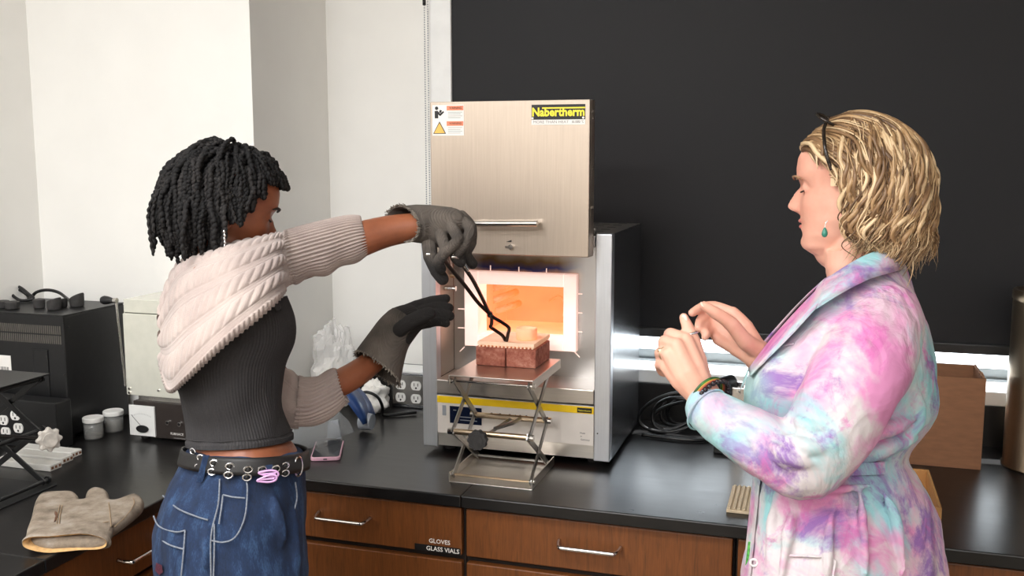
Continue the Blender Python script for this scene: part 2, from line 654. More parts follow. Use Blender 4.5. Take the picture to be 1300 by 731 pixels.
# ================================================================ worktops and cabinets
TH = 0.028
tag(put('worktop', box(LX, -0.7365, EDGE, 2.74, CT - TH, CT), 'epoxy', bevel=0.003),
    'black resin worktop slab under the phone and outlet box', 'worktop', 'black resin worktops')
tag(put('worktop', box(-0.7355, 3.05, EDGE, 2.74, CT - TH, CT), 'epoxy', bevel=0.003),
    'long black resin worktop slab running from the furnace to the right edge', 'worktop', 'black resin worktops')
ys = 1.425
tag(put('worktop', box(LWALL, LX, ys + 0.0005, CHY, CT - TH, CT), 'epoxy', bevel=0.003),
    'black resin worktop slab under the tan mitt and black instrument', 'worktop', 'black resin worktops')
tag(put('worktop', box(LWALL, LX, 0.3, ys - 0.0005, CT - TH, CT), 'epoxy', bevel=0.003),
    'black resin worktop slab in the bottom left corner, nearer than the mitt', 'worktop', 'black resin worktops')
tag(put('worktop', box(CHX, LX - 0.0005, CHY + 0.0005, 2.74, CT - TH, CT), 'epoxy'),
    'narrow black resin worktop filler behind the person in the cropped shrug', 'worktop', 'black resin worktops')
tag(put('backsplash', box(CHX + 0.001, 3.05, 2.7402, WALL - 0.001, CT - TH, 1.029), 'epoxy', bevel=0.002),
    'low black resin backsplash along the wall below the window sill', 'backsplash')

CF = 2.005   # drawer fronts


def bar_handle(p0, p1, out, r=0.0045):
    p0, p1, out = Vector(p0), Vector(p1), Vector(out)
    d = (p1 - p0)
    pts = [p0, p0 + out * 0.55 + d * 0.015, p0 + out * 0.95 + d * 0.06, p0 + out + d * 0.13, p0 + out + d * 0.5, p1 + out - d * 0.13, p1 + out * 0.95 - d * 0.06, p1 + out * 0.55 - d * 0.015, p1]
    return tube(crom(pts, 4), r, 10)


def cabinet(x0, x1, label, handle=None):
    c = thing('base_cabinet', label, 'cabinet', ((x0 + x1) / 2, CF, 0), 'drawer cabinets under the long worktop')
    put('body', box(x0 + 0.001, x1 - 0.001, CF + 0.02, 2.70, 0.1, CT - TH - 0.0005), 'darkgap', c)
    put('plinth', box(x0 + 0.001, x1 - 0.001, CF + 0.07, 2.70, 0.0, 0.0995), 'darkgap', c)
    zs = [(0.772, CT - TH - 0.008), (0.55, 0.757), (0.335, 0.54), (0.115, 0.325)]
    for i, (a, b) in enumerate(zs):
        d = put('drawer', box(x0 + 0.005, x1 - 0.005, CF, CF + 0.0195, a, b), 'wood', c, bevel=0.003)
        hx0, hx1 = handle
        hz = a + (b - a) * 0.57
        put('handle', bar_handle((hx0, CF, hz), (hx1, CF, hz), (0, -0.032, -0.004)), 'chrome', d, smooth=True)
    return c


c1 = cabinet(LX, -0.737, 'brown wooden drawer cabinet labelled for gloves and glass vials', (-1.100, -0.967))
c2 = cabinet(-0.736, -0.139, 'brown wooden drawer cabinet below the furnace and lab jack, right of the labelled one', (-0.515, -0.378))
c3 = cabinet(-0.138, 0.46, 'brown wooden drawer cabinet behind the tie-dyed coat', (0.092, 0.229))
c4 = cabinet(0.461, 1.06, 'brown wooden drawer cabinet in the bottom right corner', (0.69, 0.83))
dr = [o for o in c1.children if o.name.startswith('drawer')][0]
lp = at(556, 697, CF)
put('label_strip', box(lp.x - 0.057, lp.x + 0.055, CF - 0.0008, CF - 0.0001, lp.z - 0.008, lp.z + 0.008), 'ink', dr)
text('label_text', 'GLASS VIALS', 0.0145, (lp.x + 0.012, CF - 0.0008, lp.z), XA, ZA, 'label_white', dr, bold=0.0002)
gp = at(556, 689, CF)
text('label_text', 'GLOVES', 0.0145, (gp.x + 0.004, CF, gp.z + 0.003), XA, ZA, 'label_white', dr, bold=0.0002)


def side_cabinet(y0, y1, label, hy):
    c = thing('base_cabinet', label, 'cabinet', (LX - 0.02, (y0 + y1) / 2, 0), 'drawer cabinets under the left worktop')
    put('body', box(LWALL + 0.02, LX - 0.0405, y0 + 0.001, y1 - 0.001, 0.1, CT - TH - 0.0005), 'darkgap', c)
    put('plinth', box(LWALL + 0.02, LX - 0.09, y0 + 0.001, y1 - 0.001, 0, 0.0995), 'darkgap', c)
    for i, (a, b) in enumerate([(0.772, CT - TH - 0.008), (0.55, 0.757), (0.335, 0.54), (0.115, 0.325)]):
        d = put('drawer', box(LX - 0.04, LX - 0.02, y0 + 0.005, y1 - 0.005, a, b), 'wood', c, bevel=0.003)
        hz = a + (b - a) * 0.5
        put('handle', bar_handle((LX - 0.02, hy[0], hz), (LX - 0.02, hy[1], hz), (0.032, 0, -0.004)), 'chrome', d, smooth=True)


side_cabinet(ys, 1.98, 'shadowed wooden drawer cabinet under the tan mitt', (1.645, 1.785))
side_cabinet(0.85, ys - 0.002, 'shadowed wooden drawer cabinet in the bottom left corner', (1.06, 1.20))

# ================================================================ muffle furnace
FX0, FX1, FY0, FY1, FZ0, FZ1 = -0.941, -0.459, 2.268, 2.66, 0.937, 1.487
PW = 0.039
F = thing('muffle_furnace', 'large open steel furnace with raised door and glowing orange chamber', 'furnace', (-0.7, 2.46, CT))
for a, b in ((FX0, FX0 + PW), (FX1 - PW, FX1)):
    put('pillar', box(a, b, FY0, FY0 + 0.03, FZ0, FZ1), 'pillar', F, bevel=0.002)
for a, b in ((FX0, FX0 + 0.004), (FX1 - 0.004, FX1)):
    put('side_panel', box(a, b, FY0 + 0.0302, FY1, FZ0, FZ1 - 0.001), 'sidesteel', F)
for a, b in ((FX0 + PW - 0.003, FX0 + PW), (FX1 - PW, FX1 - PW + 0.003)):
    put('inner_cheek', box(a, b, FY0 + 0.0302, FY0 + 0.122, 1.113, FZ1 - 0.004), 'steel', F)
# vented top
put('top_panel', box(FX0 + 0.0045, FX1 - 0.0045, FY0 + 0.0305, FY1, FZ1 - 0.004, FZ1), 'steelx', F)
k = 0
for i in range(11):
    for j in range(9):
        x = FX0 + 0.045 + i * 0.039
        y = FY0 + 0.07 + j * 0.038
        if (i + j) % 2 == 0:
            s = put('vent_slot', box(x - 0.011, x + 0.011, y - 0.003, y + 0.003, FZ1, FZ1 + 0.0006), 'ink', F)
put('back_panel', box(FX0 + 0.0045, FX1 - 0.0045, FY1 - 0.004, FY1 - 0.0005, FZ0, FZ1 - 0.0045), 'sidesteel', F)
put('floor_pan', box(FX0 + 0.0045, FX1 - 0.0045, FY0 + 0.0305, FY1 - 0.005, FZ0, FZ0 + 0.004), 'sidesteel', F)
for x in (FX0 + 0.05, FX1 - 0.05):
    for y in (FY0 + 0.06, FY1 - 0.05):
        put('foot', cyl((x, y, CT), (x, y, FZ0), 0.018), 'rubber', F, smooth=False)
# shelf below the mouth and the lip in front of it
IX0, IX1 = FX0 + PW + 0.0005, FX1 - PW - 0.0005
YP = 2.392
put('shelf', box(IX0, IX1, FY0, YP, 1.107, 1.112), 'steelx', F)
put('shelf_lip', box(IX0, IX1, FY0 - 0.004, FY0, 1.077, 1.112), 'steelx', F, bevel=0.0015)
# front plate round the mouth (four pieces of one sheet)
oL, oR, oB, oT = at(589.5, 400, YP - 0.02).x, at(731.5, 400, YP - 0.02).x, at(731, 447, YP - 0.02).z, at(660, 346, YP - 0.02).z
put('front_plate', join(box(IX0, oL, YP, YP + 0.004, 1.112, FZ1 - 0.005), box(oR, IX1, YP, YP + 0.004, 1.112, FZ1 - 0.005),
                        box(oL, oR, YP, YP + 0.004, 1.112, oB), box(oL, oR, YP, YP + 0.004, oT, FZ1 - 0.005)), 'heatsteel', F)
# ceramic fibre collar, chamber
iL, iR = at(607, 395, YP - 0.02).x, at(715, 395, YP - 0.02).x
iT, iB = at(660, 362.5, YP - 0.02).z, at(715, 431, YP - 0.02).z
yc0, yc1 = YP - 0.02, 2.62
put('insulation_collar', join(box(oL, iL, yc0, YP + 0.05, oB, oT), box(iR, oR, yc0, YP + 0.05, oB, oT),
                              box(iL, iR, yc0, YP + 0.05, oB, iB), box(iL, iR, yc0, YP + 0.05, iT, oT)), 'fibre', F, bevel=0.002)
put('chamber_wall', join(box(iL - 0.02, iL, YP + 0.0505, yc1, iB, iT), box(iR, iR + 0.02, YP + 0.0505, yc1, iB, iT),
                         box(iL - 0.02, iR + 0.02, YP + 0.0505, yc1, iT, iT + 0.02), box(iL, iR, yc1, yc1 + 0.02, iB, iT)), 'hotwall', F)
put('chamber_floor', box(iL - 0.02, iR + 0.02, YP + 0.0505, yc1, iB - 0.02, iB - 0.0002), 'hotfloor', F)
for (zf, x1_, yy) in ((0.86, 0.045, YP + 0.10), (0.62, 0.038, YP + 0.10), (0.36, 0.04, YP + 0.12)):
    z = iB + (iT - iB) * zf
    put('heating_element', tube([(iL + 0.002, yy, z - 0.008), (iL + x1_ * 0.7, yy + 0.05, z), (iL + x1_, yy + 0.09, z + 0.004)], 0.0095, 14), 'hottube', F, smooth=True)
put('thermocouple', tube(crom([(iR - 0.10, yc1 - 0.012, iB + 0.06), (iR - 0.07, yc1 - 0.014, iB + 0.075), (iR - 0.055, yc1 - 0.014, iB + 0.05), (iR - 0.06, yc1 - 0.012, iB + 0.02)], 5), 0.003, 8), 'hottube', F, smooth=True)
put('sensor_port', cyl((iR - 0.035, yc1 - 0.006, iB + 0.032), (iR - 0.035, yc1 + 0.002, iB + 0.032), 0.012), 'hottube', F)
# little ceramic clips round the collar
for (px, py, dx, dz) in ((623, 341, 0, 1), (659, 343, 0, 1), (694, 345, 0, 1), (735, 373, 1, 0), (735, 397, 1, 0), (735, 421, 1, 0), (586, 392, 1, 0), (586, 416, 1, 0), (733, 450, 0.7, -0.7), (587, 443, 0.7, 0.7)):
    q = at(px, py, YP)
    a = Vector((dx, 0, dz)) * 0.009
    put('clip', tube([q - a - YA * 0.002, q + a - YA * 0.002], 0.0014, 6), 'fibre', F)
# control panel, tilted very slightly back at the top
pz0, pz1 = 0.974, 1.072
put('control_panel', box(IX0, IX1, FY0, FY0 + 0.02, pz0, pz1 - 0.0005), 'panelwhite', F, bevel=0.001)
put('accent_strip', box(IX0, IX1, FY0 - 0.0012, FY0 - 0.0001, 1.053, 1.070), 'yellow', F)
put('lower_trim', box(IX0, IX1, FY0 + 0.004, FY0 + 0.016, FZ0 + 0.004, pz0 - 0.001), 'steelx', F)
put('panel_back', box(IX0, IX1, FY0 + 0.021, FY0 + 0.0225, FZ0 + 0.005, 1.106), 'sidesteel', F)
yp_ = FY0 - 0.0008
dsp = put('display', box(-0.868, -0.783, FY0 - 0.002, FY0 - 0.0001, 1.002, 1.046), 'display', F, bevel=0.001)
for (x, z, wdt) in ((-0.858, 1.036, 0.008), (-0.84, 1.02, 0.03), (-0.84, 1.012, 0.045), (-0.805, 1.03, 0.02)):
    put('readout', box(x, x + wdt, FY0 - 0.0026, FY0 - 0.002, z - 0.001, z + 0.001), 'greyplastic', dsp)
for i, x in enumerate((-0.757, -0.735, -0.71, -0.695, -0.683, -0.667)):
    put('button', cyl((x, FY0 - 0.0015, 1.034), (x, FY0, 1.034), 0.003 if i != 3 else 0.0022, n=10), 'ink', F)
put('badge', box(-0.539, -0.503, FY0 - 0.0018, FY0 - 0.0012, 1.055, 1.067), 'ink', F)
text('badge_text', 'Nabertherm', 0.0062, (-0.521, FY0 - 0.0019, 1.0605), XA, ZA, 'logo_yellow', F)
for i, s in enumerate(('Made', 'in', 'Germany')):
    text('print', s, 0.006, (-0.532 + i * 0.001, FY0 - 0.0001, 1.004 - i * 0.008), XA, ZA, 'ink', F, align='LEFT')
put('keyhole_plate', box(-0.888, -0.878, FY0 - 0.0008, FY0 - 0.0001, 1.020, 1.046), 'greyplastic', F)
# raised door
DY = 2.212
DX0, DX1, DZ0, DZ1 = -0.8905, -0.5025, 1.4365, 1.795
D = put('door', box(DX0, DX1, DY, DY + 0.016, DZ0, DZ1), 'steel', F, bevel=0.002)
put('door_edge', join(box(DX0, DX0 + 0.003, DY + 0.0165, DY + 0.05, DZ0, DZ1), box(DX1 - 0.003, DX1, DY + 0.0165, DY + 0.05, DZ0, DZ1),
                      box(DX0 + 0.003, DX1 - 0.003, DY + 0.0165, DY + 0.05, DZ1 - 0.003, DZ1), box(DX0 + 0.003, DX1 - 0.003, DY + 0.0165, DY + 0.05, DZ0, DZ0 + 0.003)), 'steel', D)
put('door_back', box(DX0 + 0.0035, DX1 - 0.0035, DY + 0.0165, DY + 0.046, DZ0 + 0.0035, DZ1 - 0.0035), 'black', D)
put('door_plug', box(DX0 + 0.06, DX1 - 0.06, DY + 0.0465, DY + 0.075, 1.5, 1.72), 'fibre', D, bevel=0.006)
h0, h1 = at(599, 283.5, DY - 0.03), at(682, 283.5, DY - 0.03)
hd = put('handle', cyl(h0, h1, 0.0075, n=18), 'chrome', D, smooth=False)
for p in (h0 + XA * 0.012, h1 - XA * 0.004):
    put('handle_post', cyl((p.x, DY, p.z), (p.x, p.y, p.z), 0.005, n=12), 'chrome', hd, smooth=False)
lt = at(646, 313, DY)
put('latch', join(box(lt.x - 0.008, lt.x + 0.004, DY - 0.004, DY, lt.z - 0.003, lt.z + 0.002), cyl((lt.x + 0.006, DY - 0.008, lt.z), (lt.x + 0.006, DY, lt.z), 0.006, n=14)), 'chrome', D)
put('latch_mark', prism([(-0.007, 0.0), (0.007, 0.0), (0.007, 0.005)], (lt.x, DY - 0.0008, lt.z + 0.011), XA, ZA, -YA * 0.0004), 'ink', D)
# logo plate
a, b = at(675, 133, DY), at(743, 151, DY)
lg = put('logo_plate', box(a.x, b.x, DY - 0.0010, DY - 0.0001, b.z - 0.0005, a.z), 'ink', D)
cxm, czm = (a.x + b.x) / 2, (a.z + b.z) / 2
text('logo_text', 'Nabertherm', 0.0265, (cxm, DY - 0.0012, czm - 0.001), XA, ZA, 'logo_yellow', lg, bold=0.0009, squeeze=0.93)
put('logo_bar', box(cxm - 0.038, b.x, DY - 0.0016, DY - 0.0011, czm + 0.0072, czm + 0.0104), 'logo_yellow', lg)
a2, b2 = at(675, 151.5, DY), at(743, 158, DY)
tp = put('slogan_strip', box(a.x, b.x, DY - 0.0010, DY - 0.0001, b2.z, b.z - 0.0006), 'label_white', D)
text('slogan_text', 'MORE THAN HEAT', 0.0088, (a.x + 0.004, DY - 0.0010, (b2.z + b.z) / 2), XA, ZA, 'greyink', tp, align='LEFT', squeeze=1.12)
text('slogan_text', '30-3000 °C', 0.0080, (b.x - 0.003, DY - 0.0010, (b2.z + b.z) / 2), XA, ZA, 'ink', tp, align='RIGHT', squeeze=0.75)
for x in (a.x + 0.003, b.x - 0.004):
    put('rivet', cyl((x, DY - 0.003, b.z + 0.003), (x, DY - 0.0012, b.z + 0.003), 0.0025, n=10), 'chrome', lg)
# warning stickers
for i, (y0_, y1_) in enumerate(((133.5, 152.5), (153, 172))):
    a, b = at(549, y0_, DY), at(589, y1_, DY)
    s = put('warning_sticker', box(a.x, b.x, DY - 0.0008, DY - 0.0001, b.z, a.z), 'label_white', D)
    s['label'] = ('warning sticker with reading figure pictogram', 'warning sticker with amber triangle')[i]
    wd, ht = b.x - a.x, a.z - b.z
    put('header', box(a.x + wd * 0.46, b.x - 0.001, DY - 0.0013, DY - 0.0009, a.z - ht * 0.36, a.z - ht * 0.06), 'label_orange', s)
    text('header_text', 'WARNING', 0.0075, (a.x + wd * 0.74, DY - 0.0014, a.z - ht * 0.21), XA, ZA, 'ink', s, squeeze=0.85)
    for r_ in range(4):
        put('fine_print', box(a.x + wd * 0.5, b.x - 0.004 - 0.004 * (r_ % 2), DY - 0.0012, DY - 0.0009, a.z - ht * (0.49 + 0.12 * r_), a.z - ht * (0.46 + 0.12 * r_)), 'greyink', s)
    if i == 0:
        c_ = Vector((a.x + wd * 0.2, DY - 0.0009, a.z - ht * 0.5))
        put('pictogram', join(cyl(c_ + Vector((-0.005, -0.0004, 0.0105)), c_ + Vector((-0.005, 0, 0.0105)), 0.0042, n=14),
                              prism([(-0.010, -0.013), (-0.001, -0.013), (-0.001, -0.004), (0.004, -0.008), (0.014, 0.001), (0.012, 0.004), (0.004, -0.002), (-0.003, 0.005), (-0.010, 0.004)], c_, XA, ZA, -YA * 0.0004),
                              prism([(0.001, 0.001), (0.006, -0.001), (0.0085, 0.005), (0.0035, 0.007)], c_, XA, ZA, -YA * 0.0004)), 'ink', s)
    else:
        c_ = Vector((a.x + wd * 0.23, DY - 0.0009, a.z - ht * 0.5))
        put('pictogram', prism([(-0.0165, -0.0135), (0.0165, -0.0135), (0, 0.0155)], c_, XA, ZA, -YA * 0.0003), 'ink', s)
        put('pictogram', prism([(-0.0135, -0.0118), (0.0135, -0.0118), (0, 0.012)], c_ - YA * 0.0003, XA, ZA, -YA * 0.0003), 'amber', s)
# lifting arms of the door
for xx in (IX0 + 0.006, IX1 - 0.004):
    put('door_arm', tube(crom([(xx, YP - 0.02, 1.362), (xx, YP - 0.045, 1.41), (xx - 0.001, DY + 0.10, 1.46), (xx, DY + 0.055, 1.50)], 4), 0.004, 8), 'darkchrome', F, smooth=True)
    put('pivot', cyl((xx - 0.01, YP - 0.02, 1.362), (xx + 0.004, YP - 0.02, 1.362), 0.006, n=12), 'brassrod', F)
put('hinge_block', box(IX1 - 0.018, IX1 - 0.001, DY + 0.052, YP - 0.005, 1.455, 1.483), 'darkchrome', F, bevel=0.003)
put('hinge_block', box(IX0 + 0.001, IX0 + 0.018, DY + 0.052, YP - 0.005, 1.455, 1.483), 'darkchrome', F, bevel=0.003)
for z in (1.77, 1.755, 1.64, 1.55):
    put('door_screw', cyl((DX1, DY + 0.025, z), (DX1 + 0.003, DY + 0.025, z), 0.003, n=8), 'chrome', D)
q = at(757, 550, FY0)
put('screw', cyl((q.x + 0.003, FY0 - 0.001, q.z), (q.x + 0.003, FY0, q.z), 0.0018, n=8), 'ink', F)
q0 = at(572, 366, FY0 + 0.06)
put('side_latch', cyl((IX0 + 0.001, FY0 + 0.06, q0.z), (IX0 + 0.03, FY0 + 0.06, q0.z), 0.007, n=12), 'chrome', F)

# ================================================================ lab jack in front of the furnace
JX0, JX1, JY0, JY1, JZT = -0.795, -0.594, 2.066, 2.262, 1.172
J = thing('lab_jack', 'silver scissor lab jack carrying two red bricks', 'lab jack', (-0.69, 2.16, CT))


def tray(x0, x1, y0, y1, z, hgt, up):
    s = 1 if up else -1
    t_ = 0.0022
    za, zb = sorted((z, z + s * t_))
    za2, zb2 = sorted((z + s * t_, z + s * hgt))
    return join(box(x0, x1, y0, y1, za, zb), box(x0, x0 + t_, y0, y1, za2, zb2), box(x1 - t_, x1, y0, y1, za2, zb2))


put('top_plate', tray(JX0, JX1, JY0 + 0.004, 2.318, JZT, 0.022, False), 'steelx', J, bevel=0.0008)
put('base_plate', tray(JX0, JX1, JY0, JY1, CT, 0.022, True), 'steelx', J, bevel=0.0008)
zb_, zt_ = CT + 0.015, JZT - 0.015
zm_ = (zb_ + zt_) / 2 - 0.006
ya, yb = JY0 + 0.014, 2.235
ym0, ym1 = JY0 + 0.006, 2.225
for xx, s in ((JX0 + 0.006, 1), (JX1 - 0.006, -1)):
    for k, (p, q, o_) in enumerate((((ya, zb_), (ym1, zm_), 0), ((yb, zb_), (ym0, zm_), 1), ((ym0, zm_), (yb, zt_), 0), ((ym1, zm_), (ya, zt_), 1))):
        x = xx + s * (0.002 + 0.0045 * o_)
        P, Q = Vector((x, p[0], p[1])), Vector((x, q[0], q[1]))
        d = (Q - P)
        u = d.normalized()
        nrm = u.cross(XA).normalized()
        put('arm', obox((P + Q) / 2, XA * 0.0018, d * 0.5 + u * 0.006, nrm * 0.0075), 'darkchrome', J, bevel=0.0008)
for (y, z, r_, m_) in ((ya, zb_, 0.0026, 'brassrod'), (yb, zb_, 0.003, 'darkchrome'), (ya, zt_, 0.0026, 'chrome'), (yb, zt_, 0.003, 'darkchrome')):
    put('rod', cyl((JX0 + 0.003, y, z), (JX1 - 0.003, y, z), r_, n=12), m_, J)
for (y, r_) in ((ym0, 0.0068), (ym1, 0.0068)):
    put('crossbar', cyl((JX0 + 0.012, y, zm_), (JX1 - 0.012, y, zm_), r_, n=18), 'brassrod', J)
    for xx in (JX0 + 0.004, JX1 - 0.004):
        put('boss', cyl((xx - 0.006, y, zm_), (xx + 0.006, y, zm_), 0.0075, n=14), 'chrome', J)
for xx in (JX0 + 0.002, JX1 - 0.002):
    for (y, z) in ((ya, zt_), (ya, zb_)):
        put('boss', cyl((xx - 0.005, y, z), (xx + 0.004, y, z), 0.0062, n=14), 'chrome', J)
xk = -0.713
put('screw', cyl((xk, ym0 - 0.02, zm_ - 0.008), (xk + 0.02, ym1 + 0.005, zm_ - 0.002), 0.004, n=12), 'darkchrome', J)
put('link', join(tube([(xk + 0.012, ym0 + 0.05, zm_), (xk + 0.04, ym0 + 0.10, zm_ + 0.002), (xk + 0.045, ym1, zm_)], 0.005, 8)), 'darkchrome', J)
kp = [((0.0235 if (i % 4) in (0, 1) else 0.0212) * math.cos(2 * math.pi * i / 40), (0.0235 if (i % 4) in (0, 1) else 0.0212) * math.sin(2 * math.pi * i / 40)) for i in range(40)]
kc = atz(608, 553, zm_ - 0.008)
kc = Vector((xk - 0.002, ym0 - 0.022, zm_ - 0.006))
kn = put('knob', prism(kp, kc, XA, ZA, -YA * 0.016), 'rubber', J, bevel=0.0015)
put('knob_cap', cyl(kc - YA * 0.016, kc - YA * 0.018, 0.015, n=24), 'rubber', kn)

# bricks, batt and crucible on the jack
BZ = JZT + 0.0004
BY0, BY1 = 2.190, 2.318
bl = ('red brick on the lab jack, left of the pair', 'red brick on the lab jack, right of the pair')
bx0, bx1 = at(604, 464, BY0).x, at(680, 468, BY0).x
bm_ = (bx0 + bx1) / 2
for i, (a, b) in enumerate(((bx0, bm_ - 0.0012), (bm_ + 0.0012, bx1))):
    tag(put('brick', box(a, b, BY0 + (0.0, 0.001)[i], BY1, BZ, BZ + 0.046), 'brick', bevel=0.0025), bl[i], 'brick', 'red bricks on the lab jack')
PZ = BZ + 0.0464
tz = thing('kiln_batt', 'hot pale ceramic plate with ridged underside lying on the bricks', 'ceramic plate', ((bx0 + bx1) / 2, 2.25, PZ))
bx0b, bx1b = bx0 + 0.006, bx1 - 0.003
t = NT('hot_batt')
nz = t.noise(t.coord('Object'), 20, 3)
t.l(t.ramp(nz, [(0.3, srgb(226, 206, 180)), (0.7, srgb(240, 226, 204))]), t.b.inputs['Base Color'])
t.set(Roughness=0.85)
t.b.inputs['Emission Color'].default_value = srgb(255, 150, 90)
t.b.inputs['Emission Strength'].default_value = 0.16
M['batt'] = t.m
put('plate', box(bx0b, bx1b, BY0 - 0.004, BY1 + 0.012, PZ + 0.004, PZ + 0.013), 'batt', tz, bevel=0.001)
nrib = 15
for i in range(nrib):
    x = bx0b + (bx1b - bx0b) * (i + 0.5) / nrib
    put('rib', box(x - 0.0022, x + 0.0022, BY0 - 0.0035, BY1 + 0.0115, PZ, PZ + 0.0038), 'batt', tz)
cz = PZ + 0.0133
cp = atz(668.5, 430.5, cz)
tag(put('crucible', lathe([(0.0225, 0), (0.0245, 0.002), (0.0255, 0.026), (0.0245, 0.0285), (0.0225, 0.027), (0.020, 0.006), (0.0001, 0.005)], (cp.x, cp.y, cz), 32), 'hotcup', smooth=True),
    'small glowing orange ceramic cup on the hot plate', 'crucible')

# ================================================================ right of the furnace
# coiled power cables behind the furnace
rc = random.Random(5)
pts = []
for k in range(16 * 5):
    a = 2 * math.pi * k / 16
    i = k / 16.0
    w1 = 0.066 + 0.012 * math.sin(i * 2.7)
    w2_ = 0.048 + 0.010 * math.sin(i * 4.1 + 1)
    pts.append((-0.372 + 0.013 * i + w1 * math.cos(a) + 0.03 * math.sin(a), 2.595 + 0.022 * i + 0.006 * math.sin(2 * a + i), CT + 0.0065 + w2_ + w2_ * math.sin(a)))
tag(put('power_cable', tube(crom(pts, 4), 0.0048, 8), 'cable', smooth=True), 'coiled black power cable standing behind the right side of the furnace', 'cable')
c = put('power_cable', tube(crom([(-0.43, 2.56, 0.927), (-0.38, 2.555, 0.927), (-0.33, 2.55, 0.927), (-0.27, 2.56, 0.927), (-0.20, 2.62, 0.927), (-0.1, 2.66, 0.927)], 5), 0.0055, 8), 'cable', smooth=True)
tag(c, 'black cable running along the worktop from the coils towards the coat', 'cable')
# clamp with black knob behind the bracelets
q = at(917, 487, 2.5)
g = thing('bench_clamp', 'small steel clamp with black knob behind the bracelets', 'clamp', (q.x + 0.02, 2.5, CT))
put('base', box(q.x - 0.015, q.x + 0.075, 2.47, 2.53, CT, CT + 0.022), 'blackplastic', g, bevel=0.003)
put('post', box(q.x + 0.025, q.x + 0.06, 2.485, 2.515, CT + 0.0222, q.z - 0.004), 'chrome', g, bevel=0.003)
put('knob', cyl((q.x - 0.014, 2.47, q.z), (q.x + 0.02, 2.53, q.z), 0.019, n=24), 'blackplastic', g, bevel=0.002)
put('bolt', join(cyl((q.x + 0.04, 2.478, q.z - 0.02), (q.x + 0.04, 2.484, q.z - 0.02), 0.007, n=12), cyl((q.x + 0.045, 2.5, q.z - 0.0035), (q.x + 0.045, 2.5, q.z + 0.008), 0.009, n=12)), 'chrome', g)
# ridged beige tile by the worktop edge
tl = thing('ridged_tile', 'beige ridged ceramic tile half hidden by the tie-dyed coat', 'tile', (-0.1, 2.13, CT))
put('slab', box(-0.163, -0.05, 2.055, 2.215, CT + 0.0003, CT + 0.007), 'beigetile', tl, bevel=0.001)
for i in range(11):
    x = -0.157 + i * 0.0102
    put('ridge', box(x - 0.003, x + 0.003, 2.057, 2.213, CT + 0.0071, CT + 0.0105), 'beigetile', tl, bevel=0.0012)
# big cardboard box
bx = thing('cardboard_box', 'large open brown cardboard box standing behind the coat', 'box', (0.26, 2.6, CT))
B0, B1, BYa, BYb, BZt = 0.10, 0.395, 2.525, 2.70, 1.144
put('front_wall', box(B0, B1, BYa, BYa + 0.005, CT + 0.0005, BZt), 'card', bx)
put('back_wall', box(B0, B1, BYb - 0.005, BYb, CT + 0.0005, BZt - 0.002), 'card', bx)
put('side_wall', box(B0, B0 + 0.005, BYa + 0.0052, BYb - 0.0052, CT + 0.0005, BZt), 'card', bx)
n_ = 14
poly = [(BYa + 0.0052, CT + 0.0005), (BYb - 0.0052, CT + 0.0005)] + [(BYb - 0.0052 - (BYb - BYa - 0.0104) * i / n_, BZt - 0.003 + 0.004 * math.sin(i * 2.1) * (i % 3) / 2) for i in range(n_ + 1)]
put('side_wall', prism(poly, (B1 - 0.005, 0, 0), YA, ZA, XA * 0.005), 'card', bx)
put('bottom', box(B0 + 0.0052, B1 - 0.0052, BYa + 0.0052, BYb - 0.0052, CT + 0.0005, CT + 0.005), 'cardin', bx)
put('torn_flap', join(prism([(0, 0), (0.16, 0.0), (0.15, 0.006), (0.09, 0.003), (0.04, 0.008), (0.01, 0.004)], (B1 - 0.005, BYa + 0.006, BZt - 0.002), YA, ZA, XA * 0.003)), 'cardin', bx)
# shallow tan carton by the edge
cb = thing('shallow_carton', 'shallow tan carton peeking out behind the coat back', 'box', (0.2, 2.2, CT))
c0, c1_, cy0, cy1, czz = 0.06, 0.262, 2.10, 2.36, CT + 0.04
put('base', box(c0, c1_, cy0, cy1, CT + 0.0005, CT + 0.004), 'tan', cb)
for s in (box(c0, c1_, cy0, cy0 + 0.005, CT + 0.0042, czz), box(c0, c1_, cy1 - 0.005, cy1, CT + 0.0042, czz), box(c0, c0 + 0.005, cy0 + 0.0052, cy1 - 0.0052, CT + 0.0042, czz), box(c1_ - 0.005, c1_, cy0 + 0.0052, cy1 - 0.0052, CT + 0.0042, czz)):
    put('side', s, 'tan', cb)
# tall steel canister
cc = (0.545, 2.595, CT)
cn = thing('steel_canister', 'tall brushed steel canister at the right edge', 'canister', cc)
R_ = 0.092
put('shell', lathe([(R_ - 0.004, 0.0005), (R_ + 0.003, 0.001), (R_ + 0.003, 0.006), (R_, 0.009), (R_, 0.405), (R_ - 0.001, 0.408), (R_ + 0.002, 0.412), (R_ + 0.002, 0.43), (R_, 0.433), (R_ - 0.008, 0.433), (R_ - 0.010, 0.42), (R_ - 0.012, 0.02), (0.0001, 0.015)], cc, 56), 'canister', cn, smooth=True)
put('clasp', obox((cc[0] - 0.03, cc[1] - R_ + 0.005, CT + 0.428), XA * 0.01, YA * 0.004, ZA * 0.006), 'chrome', cn, bevel=0.001)
lab = []
for i in range(9):
    a = math.radians(238 + i * 4)
    lab.append((cc[0] + (R_ + 0.0008) * math.cos(a), cc[1] + (R_ + 0.0008) * math.sin(a)))
V_ = [(x, y, CT + zz_) for zz_ in (0.29, 0.35) for x, y in lab]
put('paper_label', (V_, [(i, i + 1, 10 + i, 9 + i) for i in range(8)]), 'label_white', cn)

